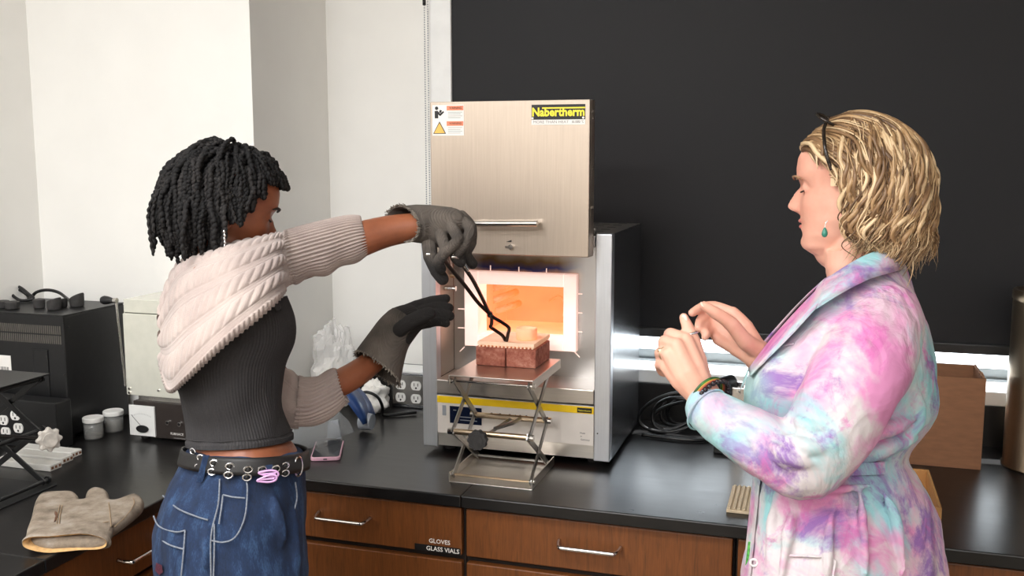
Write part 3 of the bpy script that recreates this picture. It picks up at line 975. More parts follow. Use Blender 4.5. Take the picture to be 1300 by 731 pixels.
# ================================================================ between the women: outlet box, face shield, bag, phone
ob = thing('outlet_box', 'steel outlet box with four white sockets left of the furnace', 'outlet box', (-1.1, 2.70, CT))
put('housing', box(-1.205, -0.97, 2.66, 2.7395, CT + 0.0003, 1.028), 'sidesteel', ob, bevel=0.003)
put('top_ledge', box(-1.205, -0.97, 2.655, 2.7395, 1.0285, 1.036), 'whitepaint', ob, bevel=0.002)


def socket(parent, c, ux, uz, r=0.0165, nrm=None):
    c = Vector(c)
    nrm = ux.cross(uz)
    poly = [(r * math.cos(a), max(-r * 0.82, min(r * 0.82, r * math.sin(a)))) for a in [2 * math.pi * i / 28 for i in range(28)]]
    s = put('socket', prism(poly, c, ux, uz, nrm * 0.003), 'white_plastic', parent)
    f = c + nrm * 0.003
    for dx in (-0.006, 0.006):
        put('slot', obox(f + ux * dx + uz * 0.003, ux * 0.0011, uz * 0.0045, nrm * 0.0004), 'ink', s)
    put('slot', prism([(0.003 * math.cos(i * 0.7), 0.003 * math.sin(i * 0.7)) for i in range(9)], f - uz * 0.007, ux, uz, nrm * 0.0004), 'ink', s)


for (px, py) in ((509, 488), (528.5, 489.5), (509, 504), (528.5, 506)):
    q = at(px, py, 2.66)
    socket(ob, (q.x, 2.66, q.z), XA, ZA)
put('cover_plate', box(-1.2, -0.975, 2.6592, 2.6599, CT + 0.012, 1.02), 'darkchrome', ob)

# phone
p_, q_ = atz(388, 584, CT + 0.004), atz(424.5, 586, CT + 0.004)
ux = (q_ - p_); ux.z = 0; ux.normalize()
pb = atz(412, 558.5, CT + 0.004)
uy = (pb - p_); uy.z = 0
ux = Vector((0.92, 0.39, 0)).normalized()
uy = Vector((-0.39, 0.92, 0))
pc = atz(416, 571, CT + 0.006)
ph = thing('phone', 'smartphone in a pink case lying on the worktop', 'phone', (pc.x, pc.y, CT))
put('case', prism(rrect(0.073, 0.150, 0.011), (pc.x, pc.y, CT + 0.0004), ux, uy, ZA * 0.0095), 'pink', ph, bevel=0.002)
put('screen', prism(rrect(0.067, 0.143, 0.009), (pc.x, pc.y, CT + 0.0100), ux, uy, ZA * 0.0006), 'screen', ph)
put('port', obox(Vector((pc.x, pc.y, CT + 0.005)) - uy * 0.0752, ux * 0.0045, uy * 0.0004, ZA * 0.0014), 'ink', ph)

# face shield lying on the worktop
s0 = atz(420, 540, CT)
fs = thing('face_shield', 'face shield with blue headgear and clear visor lying on the worktop', 'face shield', (-1.3, 2.35, CT))
rings = []
for i in range(9):
    a = math.radians(10 + 160 * i / 8)
    rings.append((-1.335 + 0.115 * math.cos(a), 0.0, 0.085 * math.sin(a)))
V_, F_ = [], []
for j in range(7):
    for (x, y, z) in rings:
        V_.append((x + 0.01 * j, 2.13 + 0.032 * j, CT + 0.004 + z * (0.62 + 0.06 * j)))
for j in range(6):
    for i in range(8):
        F_.append((j * 9 + i, j * 9 + i + 1, j * 9 + 10 + i, j * 9 + 9 + i))
vz = put('visor', (V_, F_), 'visor', fs, smooth=True)
add_mod(vz, 'SOLIDIFY', thickness=0.0015)
pts = []
for i in range(15):
    a = math.radians(4 + 172 * i / 14)
    pts.append(Vector((-1.275 + 0.118 * math.cos(a), 2.41, CT + 0.012 + 0.118 * math.sin(a))))
rr = []
for p in pts:
    d = (p - Vector((-1.275, 2.41, CT + 0.012))).normalized()
    rr.append([p + YA * y_ + d * z_ for y_, z_ in ((-0.03, 0), (-0.022, 0.005), (0.03, 0.004), (0.035, 0), (0.03, -0.003), (-0.022, -0.003))])
put('headband', loft(rr), 'bluestrap', fs, smooth=True)
sheath = []
for i in range(9):
    a = math.radians(8 + 66 * i / 8)
    c_ = Vector((-1.275 + 0.124 * math.cos(a), 2.37, CT + 0.013 + 0.124 * math.sin(a)))
    d = Vector((math.cos(a), 0, math.sin(a)))
    wv = 0.045 * math.sin(math.pi * (i + 1.2) / 10.4)
    sheath.append([c_ - YA * wv, c_ + d * 0.006, c_ + YA * wv, c_ - d * 0.004])
put('side_guard', loft(sheath), 'bluestrap', fs, smooth=True)
kq = Vector((-1.165, 2.395, CT + 0.028))
put('ratchet_knob', join(cyl(kq - XA * 0.012, kq + XA * 0.022, 0.026, 0.022, n=20)), 'greyplastic', fs, bevel=0.002)
put('buckle', prism([(-0.02, -0.02), (0.02, -0.024), (0.012, 0.03), (-0.016, 0.024)], (-1.2, 2.285, CT + 0.03), XA * 0.9 + YA * 0.3, ZA, -YA * 0.005), 'greyplastic', fs, bevel=0.001)

# crumpled plastic bag with white tissue behind it
rb = random.Random(11)


def crumple(c, rx, ry, rz, amp, seed, n=40, m=26, flat=True):
    V, F = ball((0, 0, 0), 1, n=n, m=m)
    out = []
    for (x, y, z) in V:
        p = Vector((x, y, z))
        k = 1 + amp * (mnoise.noise(p * 2.2 + Vector((seed, 0, 0))) + 0.6 * abs(mnoise.noise(p * 5.1 + Vector((0, seed, 0)))))
        q = Vector((p.x * rx * k, p.y * ry * k, p.z * rz * k)) + Vector(c)
        if flat and q.z < CT + 0.001:
            q.z = CT + 0.001
        out.append(tuple(q))
    return out, F


q = at(425, 440, 2.60)
bg = thing('plastic_bag', 'crumpled clear plastic bag of white tissue against the wall', 'bag', (q.x, 2.60, CT))
put('film', crumple((q.x - 0.02, 2.62, CT + 0.115), 0.065, 0.06, 0.125, 0.35, 3.3), 'bag', bg, smooth=False)
put('tissue', crumple((q.x - 0.018, 2.62, CT + 0.065), 0.05, 0.045, 0.075, 0.5, 7.7), 'whitetissue', bg, smooth=True)
tag(put('paper_towel', crumple((-1.235, 2.60, CT + 0.035), 0.040, 0.04, 0.042, 0.6, 1.9), 'whitetissue', smooth=True), 'crumpled white paper towel between face shield and outlet box', 'paper towel')
c = put('power_cable', tube(crom([(-1.24, 2.50, 0.99), (-1.205, 2.49, 1.005), (-1.175, 2.50, 0.99), (-1.17, 2.52, 0.955), (-1.18, 2.54, 0.928), (-1.15, 2.56, 0.926), (-1.10, 2.60, 0.927)], 5), 0.0045, 8), 'cable', smooth=True)
tag(c, 'short dark cable looping beside the outlet box', 'cable')

# ================================================================ on the left worktop
# black instrument
ib = thing('instrument_case', 'big black metal instrument case with vent slots on the left worktop', 'instrument', (-2.02, 2.2, CT))
AX0, AX1, AY0, AY1, AZ = -2.165, -1.871, 2.08, 2.318, 1.257
put('case', box(AX0, AX1, AY0, AY1, CT + 0.012, AZ - 0.003), 'black', ib, bevel=0.004)
put('lid', box(AX0 - 0.002, AX1 + 0.002, AY0 - 0.003, AY1, AZ - 0.0028, AZ), 'black', ib, bevel=0.001)
put('lid_lip', box(AX0 - 0.002, AX1 + 0.002, AY0 - 0.003, AY0 - 0.0002, AZ - 0.02, AZ - 0.003), 'black', ib)
for x in (AX0 + 0.03, AX1 - 0.03):
    for y in (AY0 + 0.03, AY1 - 0.03):
        put('foot', cyl((x, y, CT), (x, y, CT + 0.0119), 0.014), 'rubber', ib)
sl = []
for r_ in range(2):
    za = AZ - 0.03 - r_ * 0.026
    for i in range(34):
        x = AX1 - 0.012 - i * 0.0066
        sl.append(box(x - 0.0018, x + 0.0018, AY0 - 0.0012, AY0 - 0.0001, za - 0.022, za))
s = put('vent_slots', join(*sl), 'greyplastic', ib)
s.data.materials[0] = simple('vent_slot_grey', (92, 88, 82), 0.6)
s['kind'] = 'stuff'
put('cover_panel', box(AX1 - 0.105, AX1 - 0.055, AY0 - 0.003, AY0 - 0.0001, CT + 0.03, AZ - 0.095), 'black', ib, bevel=0.001)
for (px, py) in ((87, 415), (81, 476), (84, 540), (60, 452), (62, 488)):
    q = at(px, py, AY0)
    if px > 80:
        q = atx(px, py, AX1)
        put('screw', cyl(q, q + XA * 0.002, 0.003, n=8), 'rubber', ib)
    else:
        put('screw', cyl(q - YA * 0.0035, q, 0.003, n=8), 'rubber', ib)
a, b = at(48, 511, AY0), at(71, 521, AY0)
put('paper_label', box(a.x, b.x, AY0 - 0.001, AY0 - 0.0001, b.z, a.z), 'label_white', ib)
a, b = at(-6, 450, AY0), at(15, 472, AY0)
lb = put('paper_label', box(a.x, b.x, AY0 - 0.001, AY0 - 0.0001, b.z, a.z), 'label_white', ib)
for i in range(9):
    x = a.x + 0.016 + i * 0.0032
    put('bar_code_line', box(x, x + (0.0009, 0.0018, 0.0012)[i % 3], AY0 - 0.0014, AY0 - 0.0011, b.z + 0.003, b.z + 0.013), 'ink', lb)
# rubber stoppers and power cord on its lid
for i, (px, py, r_, h_) in enumerate(((3, 391, 0.019, 0.020), (16, 392, 0.019, 0.020), (50, 391, 0.0155, 0.024), (69, 393, 0.0185, 0.022), (78, 390, 0.016, 0.020), (98, 389, 0.019, 0.021))):
    q = atz(px, py, AZ)
    tilt = (0, 0, 0.0, 0.006, 0.003, 0.009)[i]
    tag(put('rubber_stopper', loft([[(q.x + r_ * f_ * math.cos(a_), q.y + r_ * f_ * math.sin(a_), AZ + 0.0005 + z_ * h_ + (tilt * (1 + math.cos(a_)) * z_)) for a_ in [2 * math.pi * k / 20 for k in range(20)]] for f_, z_ in ((0.9, 0), (0.96, 0.1), (1.0, 0.5), (1.02, 0.9), (0.95, 1.0))]), 'rubber', smooth=False, bevel=0.001),
        ('dark rubber stopper at the far left end of the black case lid', 'dark rubber stopper second from the left on the black case lid', 'tall narrow dark rubber stopper in the middle of the black case lid', 'wide dark rubber stopper right of the tall one on the black case lid',
         'dark rubber stopper half hidden between two others on the black case lid', 'tilted dark rubber stopper furthest right on the black case lid')[i], 'rubber stopper', 'rubber stoppers on the black case')
ypx = 2.26
pts = [at(px, py, ypx + dy) for px, py, dy in ((10, 384, 0.0), (9, 372, 0), (13, 364, 0.0), (24, 364, 0), (36, 373, -0.01), (42, 379, -0.02), (26, 383, -0.03), (14, 372, -0.02), (24, 368, 0), (34, 374, 0.01), (38, 380, 0), (46, 371, 0.0), (60, 368, 0), (74, 371, 0), (84, 378, -0.02), (92, 385, -0.06))]
for p in pts:
    p.z = max(p.z, AZ + 0.006)
tag(put('looped_cable', tube(crom(pts, 6), 0.0045, 8), 'cable', smooth=True), 'looped black power cord on top of the black case', 'cable')

# cream bench furnace with analogue meter and side lever
bf = thing('bench_furnace', 'small cream bench furnace with dark control base and dial meter', 'furnace', (-1.62, 2.24, CT))
GX0, GX1, GY0, GY1 = -1.722, -1.50, 2.148, 2.340
zc1 = at(165, 508, GY0).z
zb0, zb1 = at(160, 500, GY0).z, at(156, 397, GY0).z
ztop = at(156, 379.6, GY0).z
put('control_base', box(GX0, GX1, GY0, GY1, CT + 0.008, zc1), 'brownpanel', bf, bevel=0.002)
put('neck', box(GX0 + 0.012, GX1 - 0.01, GY0 + 0.008, GY1 - 0.01, zc1 + 0.0002, zb0 - 0.0005), 'chrome', bf)
put('front_door', box(GX0 - 0.014, GX1, GY0 - 0.006, GY0 + 0.012, zb0, zb1), 'cream', bf, bevel=0.002)
put('upper_front', box(GX0 - 0.014, GX1, GY0, GY0 + 0.012, zb1 + 0.002, ztop), 'cream', bf, bevel=0.001)
put('cabinet', box(GX0 - 0.014, GX1, GY0 + 0.0122, GY1, zb0, ztop), 'cream', bf, bevel=0.002)
put('shadow_gap', box(GX0 - 0.012, GX1 - 0.002, GY0 + 0.002, GY0 + 0.011, zb1 + 0.0001, zb1 + 0.0019), 'ink', bf)
for x in (GX0 + 0.02, GX1 - 0.02):
    for y in (GY0 + 0.02, GY1 - 0.02):
        put('foot', cyl((x, y, CT), (x, y, CT + 0.0079), 0.012), 'rubber', bf)
a, b = at(165, 513, GY0), at(199, 554, GY0)
mt = put('meter', box(a.x, b.x, GY0 - 0.006, GY0 - 0.0002, b.z, a.z), 'paper', bf, bevel=0.001)
mw, mh = b.x - a.x, a.z - b.z
put('meter_hub', prism([(mw * 0.24 * math.cos(t_), mh * 0.12 * math.sin(t_)) for t_ in [2 * math.pi * i / 20 for i in range(20)]], (a.x + mw * 0.52, GY0 - 0.0062, b.z + mh * 0.24), XA, ZA, -YA * 0.003), 'blackplastic', mt)
put('needle', tube([(a.x + mw * 0.45, GY0 - 0.007, b.z + mh * 0.34), (a.x + mw * 0.10, GY0 - 0.007, b.z + mh * 0.68)], 0.0006, 6), 'ink', mt)
sc_ = [box(a.x + mw * 0.15 + mw * 0.7 * i / 12, a.x + mw * 0.15 + mw * 0.7 * i / 12 + 0.0006, GY0 - 0.0066, GY0 - 0.0062, a.z - mh * (0.24 - 0.0035 * (i - 6) ** 2 * -1 * 0.6) - 0.004, a.z - mh * (0.24 + 0.0021 * (i - 6) ** 2)) for i in range(13)]
put('scale', join(*sc_), 'greyink', mt)
for (px, py) in ((214, 536), (229, 538)):
    q = at(px, py, GY0)
    put('indicator', cyl(q - YA * 0.006, q - YA * 0.0002, 0.006, n=16), 'chrome', bf)
    put('indicator_lens', cyl(q - YA * 0.007, q - YA * 0.0062, 0.004, n=16), 'ink', bf)
q = at(225, 551, GY0)
text('print', 'FURNACE', 0.009, (q.x, GY0 - 0.0002, q.z), XA, ZA, 'label_white', bf)
q = at(228, 556.5, GY0)
put('print', box(q.x - 0.018, q.x + 0.018, GY0 - 0.0006, GY0 - 0.0001, q.z - 0.0005, q.z + 0.0005), 'greyink', bf)
for (px, py) in ((165, 493), (165, 498), (202, 495.5)):
    q = at(px, py, GY0 - 0.006)
    put('bolt', cyl(q - YA * 0.004, q, 0.0032, n=10), 'chrome', bf)
put('counterweight_plate', box(GX0 - 0.020, GX0 - 0.0145, GY0 + 0.03, GY1 - 0.02, zb0 + 0.015, ztop - 0.03), 'darkchrome', bf)
l0, l1 = at(147, 381, GY0 + 0.01), at(159, 490, GY0 + 0.02)
lv = put('lever', tube([l0, at(150, 410, GY0 + 0.012), l1], 0.0035, 8), 'chrome', bf)
kc = at(136, 381, GY0 + 0.01)
put('lever_knob', loft([[Vector((x_, kc.y + r_ * math.cos(t_), kc.z + r_ * math.sin(t_))) for t_ in [2 * math.pi * i / 16 for i in range(16)]] for x_, r_ in ((kc.x - 0.019, 0.003), (kc.x - 0.016, 0.0095), (kc.x - 0.008, 0.012), (kc.x + 0.004, 0.0105), (kc.x + 0.016, 0.007), (l0.x, 0.006))]), 'blackplastic', bf, smooth=True)
put('lever_nut', cyl((l0.x - 0.004, l0.y - 0.003, l0.z), (l0.x + 0.006, l0.y - 0.003, l0.z), 0.007, n=14), 'chrome', bf)

# two specimen jars
for i, (px, py, lab_) in enumerate(((119.5, 556, 'clear plastic jar with white lid, nearer of the two'), (145, 547, 'white-lidded jar of grey powder, further of the two'))):
    q = atz(px, py, CT)
    jr = thing('specimen_jar', lab_, 'jar', (q.x, q.y, CT), 'jars in front of the bench furnace')
    r_ = 0.0245
    c_ = (q.x, q.y, CT)
    put('body', lathe([(0.0001, 0.001), (r_ - 0.002, 0.0005), (r_, 0.003), (r_, 0.046), (r_ - 0.0015, 0.046), (r_ - 0.0015, 0.004), (0.0001, 0.003)], c_, 28), 'jar', jr, smooth=True)
    put('contents', lathe([(0.0001, 0.004), (r_ - 0.003, 0.004), (r_ - 0.003, (0.012, 0.036)[i]), (0.0001, (0.014, 0.038)[i])], c_, 20), 'powder', jr, smooth=False)
    put('lid', lathe([(0.0001, 0.0465), (r_ + 0.002, 0.0465), (r_ + 0.0025, 0.049), (r_ + 0.0025, 0.057), (r_ + 0.001, 0.0585), (r_ - 0.003, 0.0575), (0.0001, 0.0575)], c_, 36), 'white_plastic', jr, bevel=0.0)

# stacked white ceramic plates behind the black jack
for i, (px, py, lab_) in enumerate(((83, 576, 'white ceramic strip nearest the black instrument, beneath the jack knob'), (72, 583, 'white ceramic strip in the middle of the staggered three'), (57, 592, 'white ceramic strip nearest the mitt, in the staggered three'))):
    q = atz(px + 14, py - 4, CT + 0.016)
    st = thing('ceramic_strip', lab_, 'ceramic plate', (q.x, q.y, CT), 'staggered white ceramic strips')
    put('slab', box(q.x - 0.17, q.x, q.y - 0.019, q.y + 0.019, CT + 0.0003, CT + 0.016), 'white_plastic', st, bevel=0.002)
    for k in range(3):
        put('hole', obox((q.x + 0.0002, q.y - 0.012 + 0.012 * k, CT + 0.008), XA * 0.0004, YA * 0.0035, ZA * 0.003), 'card', st)

# outlet strip behind the black jack
lo = thing('outlet_strip', 'black outlet strip with white sockets behind the black jack', 'outlet box', (-1.99, 2.0, CT))
put('housing', box(-2.15, -1.835, 1.995, 2.05, CT + 0.0003, CT + 0.125), 'black', lo, bevel=0.003)
for (px, py) in ((5, 533), (20, 527), (8, 548), (24, 543)):
    q = at(px, py, 1.995)
    socket(lo, (q.x, 1.995, q.z), XA, ZA, 0.0150)

# black lab jack with grey star knob
K = thing('lab_jack', 'black scissor lab jack with grey star knob at the left edge', 'lab jack', (-1.74, 1.69, CT))
kx0, kx1, ky0, ky1 = -1.86, -1.642, 1.585, 1.775
kz = atx(65, 474, kx1).z
kz = at(65, 474, ky1).z
put('base_plate', box(kx0, kx1, ky0, ky1, CT, CT + 0.004), 'black', K, bevel=0.001)
put('top_plate', box(kx0, kx1, ky0, ky1, kz - 0.003, kz), 'black', K, bevel=0.001)
zb_, zt_ = CT + 0.014, kz - 0.012
zm_ = (zb_ + zt_) / 2
for yy, s in ((ky0 + 0.015, 1), (ky1 - 0.015, -1)):
    xa, xb = kx0 + 0.03, kx1 - 0.02
    for k, (p, q, o_) in enumerate((((xa, zb_), (xb - 0.005, zm_), 0), ((xb, zb_), (xa, zm_), 1), ((xa, zm_), (xb, zt_), 0), ((xb - 0.005, zm_), (xa, zt_), 1))):
        y = yy + s * 0.005 * o_
        P, Q = Vector((p[0], y, p[1])), Vector((q[0], y, q[1]))
        d = Q - P
        u = d.normalized()
        put('arm', obox((P + Q) / 2, d * 0.5 + u * 0.006, YA * 0.002, u.cross(YA) * 0.0065), 'black', K, bevel=0.0008)
for (x, z) in ((xa, zb_), (xb, zb_), (xa, zm_), (xb - 0.005, zm_), (xa, zt_), (xb, zt_)):
    put('rod', cyl((x, ky0 + 0.008, z), (x, ky1 - 0.008, z), 0.005, n=12), 'black', K)
    put('boss', cyl((x, ky1 - 0.008, z), (x, ky1 - 0.004, z), 0.009, n=14), 'black', K)
ymid = (ky0 + ky1) / 2 + 0.01
kcn = at(61, 557, ymid)
put('screw', cyl((xa, ymid, zm_ - 0.002), (kcn.x, ymid, kcn.z), 0.0045, n=10), 'ironblack', K)
kp = []
for i in range(48):
    a = 2 * math.pi * i / 48
    r_ = 0.0245 + 0.0035 * math.cos(8 * a)
    kp.append((r_ * math.cos(a), r_ * math.sin(a)))
nv = Vector((0.86, -0.5, 0.05)).normalized()
uh = nv.cross(ZA).normalized()
kn = put('star_knob', prism(kp, kcn, uh, nv.cross(uh), nv * 0.014), 'greyplastic', K, bevel=0.003)
kn.data.materials[0] = simple('star_knob_grey', (176, 170, 162), 0.6, var=0.12, nscale=60)
put('knob_cap', tube([kcn + nv * 0.014, kcn + nv * 0.0175], 0.0155, 24), kn.data.materials[0], kn)

# suede oven mitt
mitt_out = [(47, 632), (62, 627), (92, 626), (100, 631), (103, 637), (108, 633), (110, 625), (122, 621), (136, 624), (140, 634), (146, 637), (160, 632), (172, 629), (181, 633), (182, 641), (172, 651), (155, 664), (143, 672), (139, 679), (138, 686), (90, 688), (36, 684), (40, 655)]
gl = thing('heat_mitt', 'worn tan suede heat mitt lying at the worktop corner', 'mitt', (-1.36, 1.55, CT))
pts = [atz(x, y, CT + 0.020) for x, y in mitt_out]
cen = sum(pts, Vector()) / len(pts)
sm = crom([(p.x, p.y, 0) for p in pts], 4, True)


def offset(poly, d):
    out = []
    k = len(poly)
    area = sum(poly[i].x * poly[(i + 1) % k].y - poly[(i + 1) % k].x * poly[i].y for i in range(k))
    sg = 1 if area > 0 else -1
    for i in range(k):
        e = (poly[(i + 1) % k] - poly[i - 1])
        if e.length < 1e-9:
            out.append(poly[i].copy())
            continue
        nn = Vector((-e.y, e.x, 0)).normalized() * sg
        out.append(poly[i] + nn * d)
    return out


rings = []
for d, z in ((0.006, 0.0), (0.0, 0.008), (-0.0005, 0.016), (0.003, 0.024), (0.009, 0.029)):
    rings.append([Vector((p.x, p.y, CT + 0.0005 + z)) for p in offset(sm, d)])
sh_ = loft(rings)
md = put('hand', sh_, 'suede', gl, smooth=True)
add_mod(md, 'REMESH', mode='VOXEL', voxel_size=0.004, use_smooth_shade=True)
add_mod(md, 'SMOOTH', factor=0.5, iterations=5)
# cuff: an open flattened sleeve
ca, cb_ = atz(33, 690, CT + 0.015), atz(139, 687, CT + 0.015)
ax = (cb_ - ca); ax.z = 0
hw = ax.length / 2
ax.normalize()
inn = Vector((-ax.y, ax.x, 0))
cm = (ca + cb_) / 2
R0 = []
for (dep, hs, th) in ((0.055, 0.88, 0.0145), (0.03, 0.96, 0.0165), (0.0, 1.02, 0.0185), (-0.012, 1.03, 0.019), (-0.016, 1.0, 0.017), (-0.010, 0.95, 0.0125), (0.02, 0.9, 0.011), (0.04, 0.5, 0.004)):
    ring = []
    for i in range(36):
        a = 2 * math.pi * i / 36
        ca_, sa_ = math.cos(a), math.sin(a)
        x_ = hw * hs * math.copysign(abs(ca_) ** 0.6, ca_)
        z_ = th * math.copysign(abs(sa_) ** 0.8, sa_) * (1 if sa_ > 0 else 0.95)
        p = cm + ax * x_ + inn * dep
        ring.append((p.x, p.y, CT + 0.0198 + z_ + 0.002 * math.sin(x_ * 60)))
    R0.append(ring)
put('cuff', loft(R0[:5], caps=False), 'suede', gl, smooth=True)
put('cuff_lining', loft(R0[4:], caps=False), 'lining', gl, smooth=True)
# seam stitching across the back of the hand
for seq in (((76, 641), (73, 655), (72, 669)), ((79, 641), (76, 655), (75, 669)), ((138, 638), (140, 655), (141, 668)), ((72, 670), (100, 668), (138, 662)), ((146, 668), (160, 655), (170, 640), (169, 632))):
    put('seam', tube(crom([atz(x, y, CT + 0.0312) for x, y in seq], 5), 0.0009, 6), M['seamthread'], gl)
put('burn_mark', tube(crom([atz(x, y, CT + 0.031) for x, y in ((70, 649), (72, 655), (69, 662))], 4), [0.0008, 0.002, 0.003, 0.003, 0.002, 0.003, 0.002, 0.0015, 0.0008], 8), simple('burnt_suede', (96, 66, 48), 0.9), gl)
# ================================================================ people
def P(x, y, d):
    """point at forward distance d seen at pixel (x, y)"""
    return CAM + ray(x, y) * d


def vh(x):
    r = ray(x, 365)
    return Vector((r.x, r.y, 0)).normalized()


def cr_list(ctrl, sub):
    k = len(ctrl)
    out = []
    for i in range(k - 1):
        a, b, c, d = ctrl[max(i - 1, 0)], ctrl[i], ctrl[i + 1], ctrl[min(i + 2, k - 1)]
        for s in range(sub):
            t_ = s / sub
            out.append([0.5 * (2 * q + (r - p) * t_ + (2 * p - 5 * q + 4 * r - w_) * t_ ** 2 + (3 * q - p - 3 * r + w_) * t_ ** 3) for p, q, r, w_ in zip(a, b, c, d)])
    out.append(list(ctrl[-1]))
    return out


def srings(ctrl, sub=4, n=40, pw=1.0, tau=0.0):
    """rings from silhouette pairs: (x, y, d) one side, (x, y, d) other side, half thickness along the view"""
    rows = []
    for (ax, ay, ad, bx, by, bd, b) in cr_list(ctrl, sub):
        A, B = P(ax, ay, ad), P(bx, by, bd)
        c, e1 = (A + B) / 2, (A - B) / 2
        e2 = -vh((ax + bx) / 2) * b + ZA * (b * tau)
        row = []
        for j in range(n):
            t_ = 2 * math.pi * j / n
            cs, sn = math.cos(t_), math.sin(t_)
            row.append(c + e1 * math.copysign(abs(cs) ** pw, cs) + e2 * math.copysign(abs(sn) ** pw, sn))
        rows.append(row)
    return rows


def even(rows):
    """respace every ring evenly along its length"""
    out = []
    for row in rows:
        n = len(row)
        L = [0.0]
        for j in range(n):
            L.append(L[-1] + (row[(j + 1) % n] - row[j]).length)
        new, k = [], 0
        for j in range(n):
            g = L[-1] * j / n
            while L[k + 1] < g:
                k += 1
            t_ = (g - L[k]) / max(1e-9, L[k + 1] - L[k])
            new.append(row[k].lerp(row[(k + 1) % n], t_))
        out.append(new)
    return out


def displaced(rows, fn):
    """move each ring point along its normal by fn(u, v, row, col)"""
    R, n = len(rows), len(rows[0])
    out = []
    lens = [0.0]
    for i in range(1, R):
        lens.append(lens[-1] + sum((rows[i][j] - rows[i - 1][j]).length for j in range(0, n, max(1, n // 8))) / len(range(0, n, max(1, n // 8))))
    for i in range(R):
        c = sum(rows[i], Vector()) / n
        new = []
        for j in range(n):
            du = rows[i][(j + 1) % n] - rows[i][j - 1]
            dv = rows[min(i + 1, R - 1)][j] - rows[max(i - 1, 0)][j]
            nn = du.cross(dv)
            if nn.length > 1e-12:
                nn.normalize()
                if nn.dot(rows[i][j] - c) < 0:
                    nn = -nn
            new.append(rows[i][j] + nn * fn(j / n, lens[i], i, j))
        out.append(new)
    return out


def limb(pts, rad, sub=6, n=18):
    c = cr_list([[*p, r] for p, r in zip([tuple(P(*q)) for q in pts], rad)], sub)
    path = [Vector(q[:3]) for q in c]
    rr = [q[3] for q in c]
    body = tube(path, rr, n)
    return join(body, ball(path[0], rr[0] * 0.98, n=n, m=10), ball(path[-1], rr[-1] * 0.98, n=n, m=10))


def fuse(name, shapes, mat, parent, voxel=0.004, smooth=4, factor=0.5):
    o = put(name, join(*shapes), mat, parent, smooth=True)
    add_mod(o, 'REMESH', mode='VOXEL', voxel_size=voxel, use_smooth_shade=True)
    if smooth:
        add_mod(o, 'SMOOTH', factor=factor, iterations=smooth)
    return o


def fold(seq, r, sink=0.004):
    """a lens-shaped crease ridge, half sunk in the cloth"""
    pts = crom([P(x, y, d + sink) for x, y, d in seq], 6)
    k = len(pts)
    return tube(pts, [max(0.0012, r * math.sin(math.pi * (i + 0.5) / k)) for i in range(k)], 10)


def interp(tab, z):
    if z <= tab[0][0]:
        return tab[0][1]
    for (a, va), (b, vb) in zip(tab, tab[1:]):
        if z <= b:
            t_ = (z - a) / (b - a)
            t_ = t_ * t_ * (3 - 2 * t_) * 0.5 + t_ * 0.5
            return va + (vb - va) * t_
    return tab[-1][1]


FRONT = [(-0.116, 0.052), (-0.110, 0.070), (-0.100, 0.082), (-0.090, 0.0840), (-0.075, 0.0835), (-0.06, 0.0832), (-0.046, 0.0835), (-0.02, 0.0838), (0.0, 0.0845), (0.012, 0.0865), (0.022, 0.089), (0.032, 0.0905), (0.05, 0.088), (0.07, 0.078), (0.09, 0.056), (0.104, 0.028), (0.112, 0.0)]
BACK = [(-0.116, 0.012), (-0.10, 0.0), (-0.08, -0.030), (-0.05, -0.068), (-0.02, -0.090), (0.0, -0.098), (0.04, -0.102), (0.07, -0.090), (0.09, -0.066), (0.104, -0.034), (0.112, -0.004)]
WIDE = [(-0.116, 0.022), (-0.108, 0.033), (-0.095, 0.043), (-0.075, 0.053), (-0.05, 0.062), (-0.02, 0.068), (0.0, 0.0705), (0.03, 0.0755), (0.06, 0.071), (0.08, 0.058), (0.1, 0.033), (0.112, 0.004)]


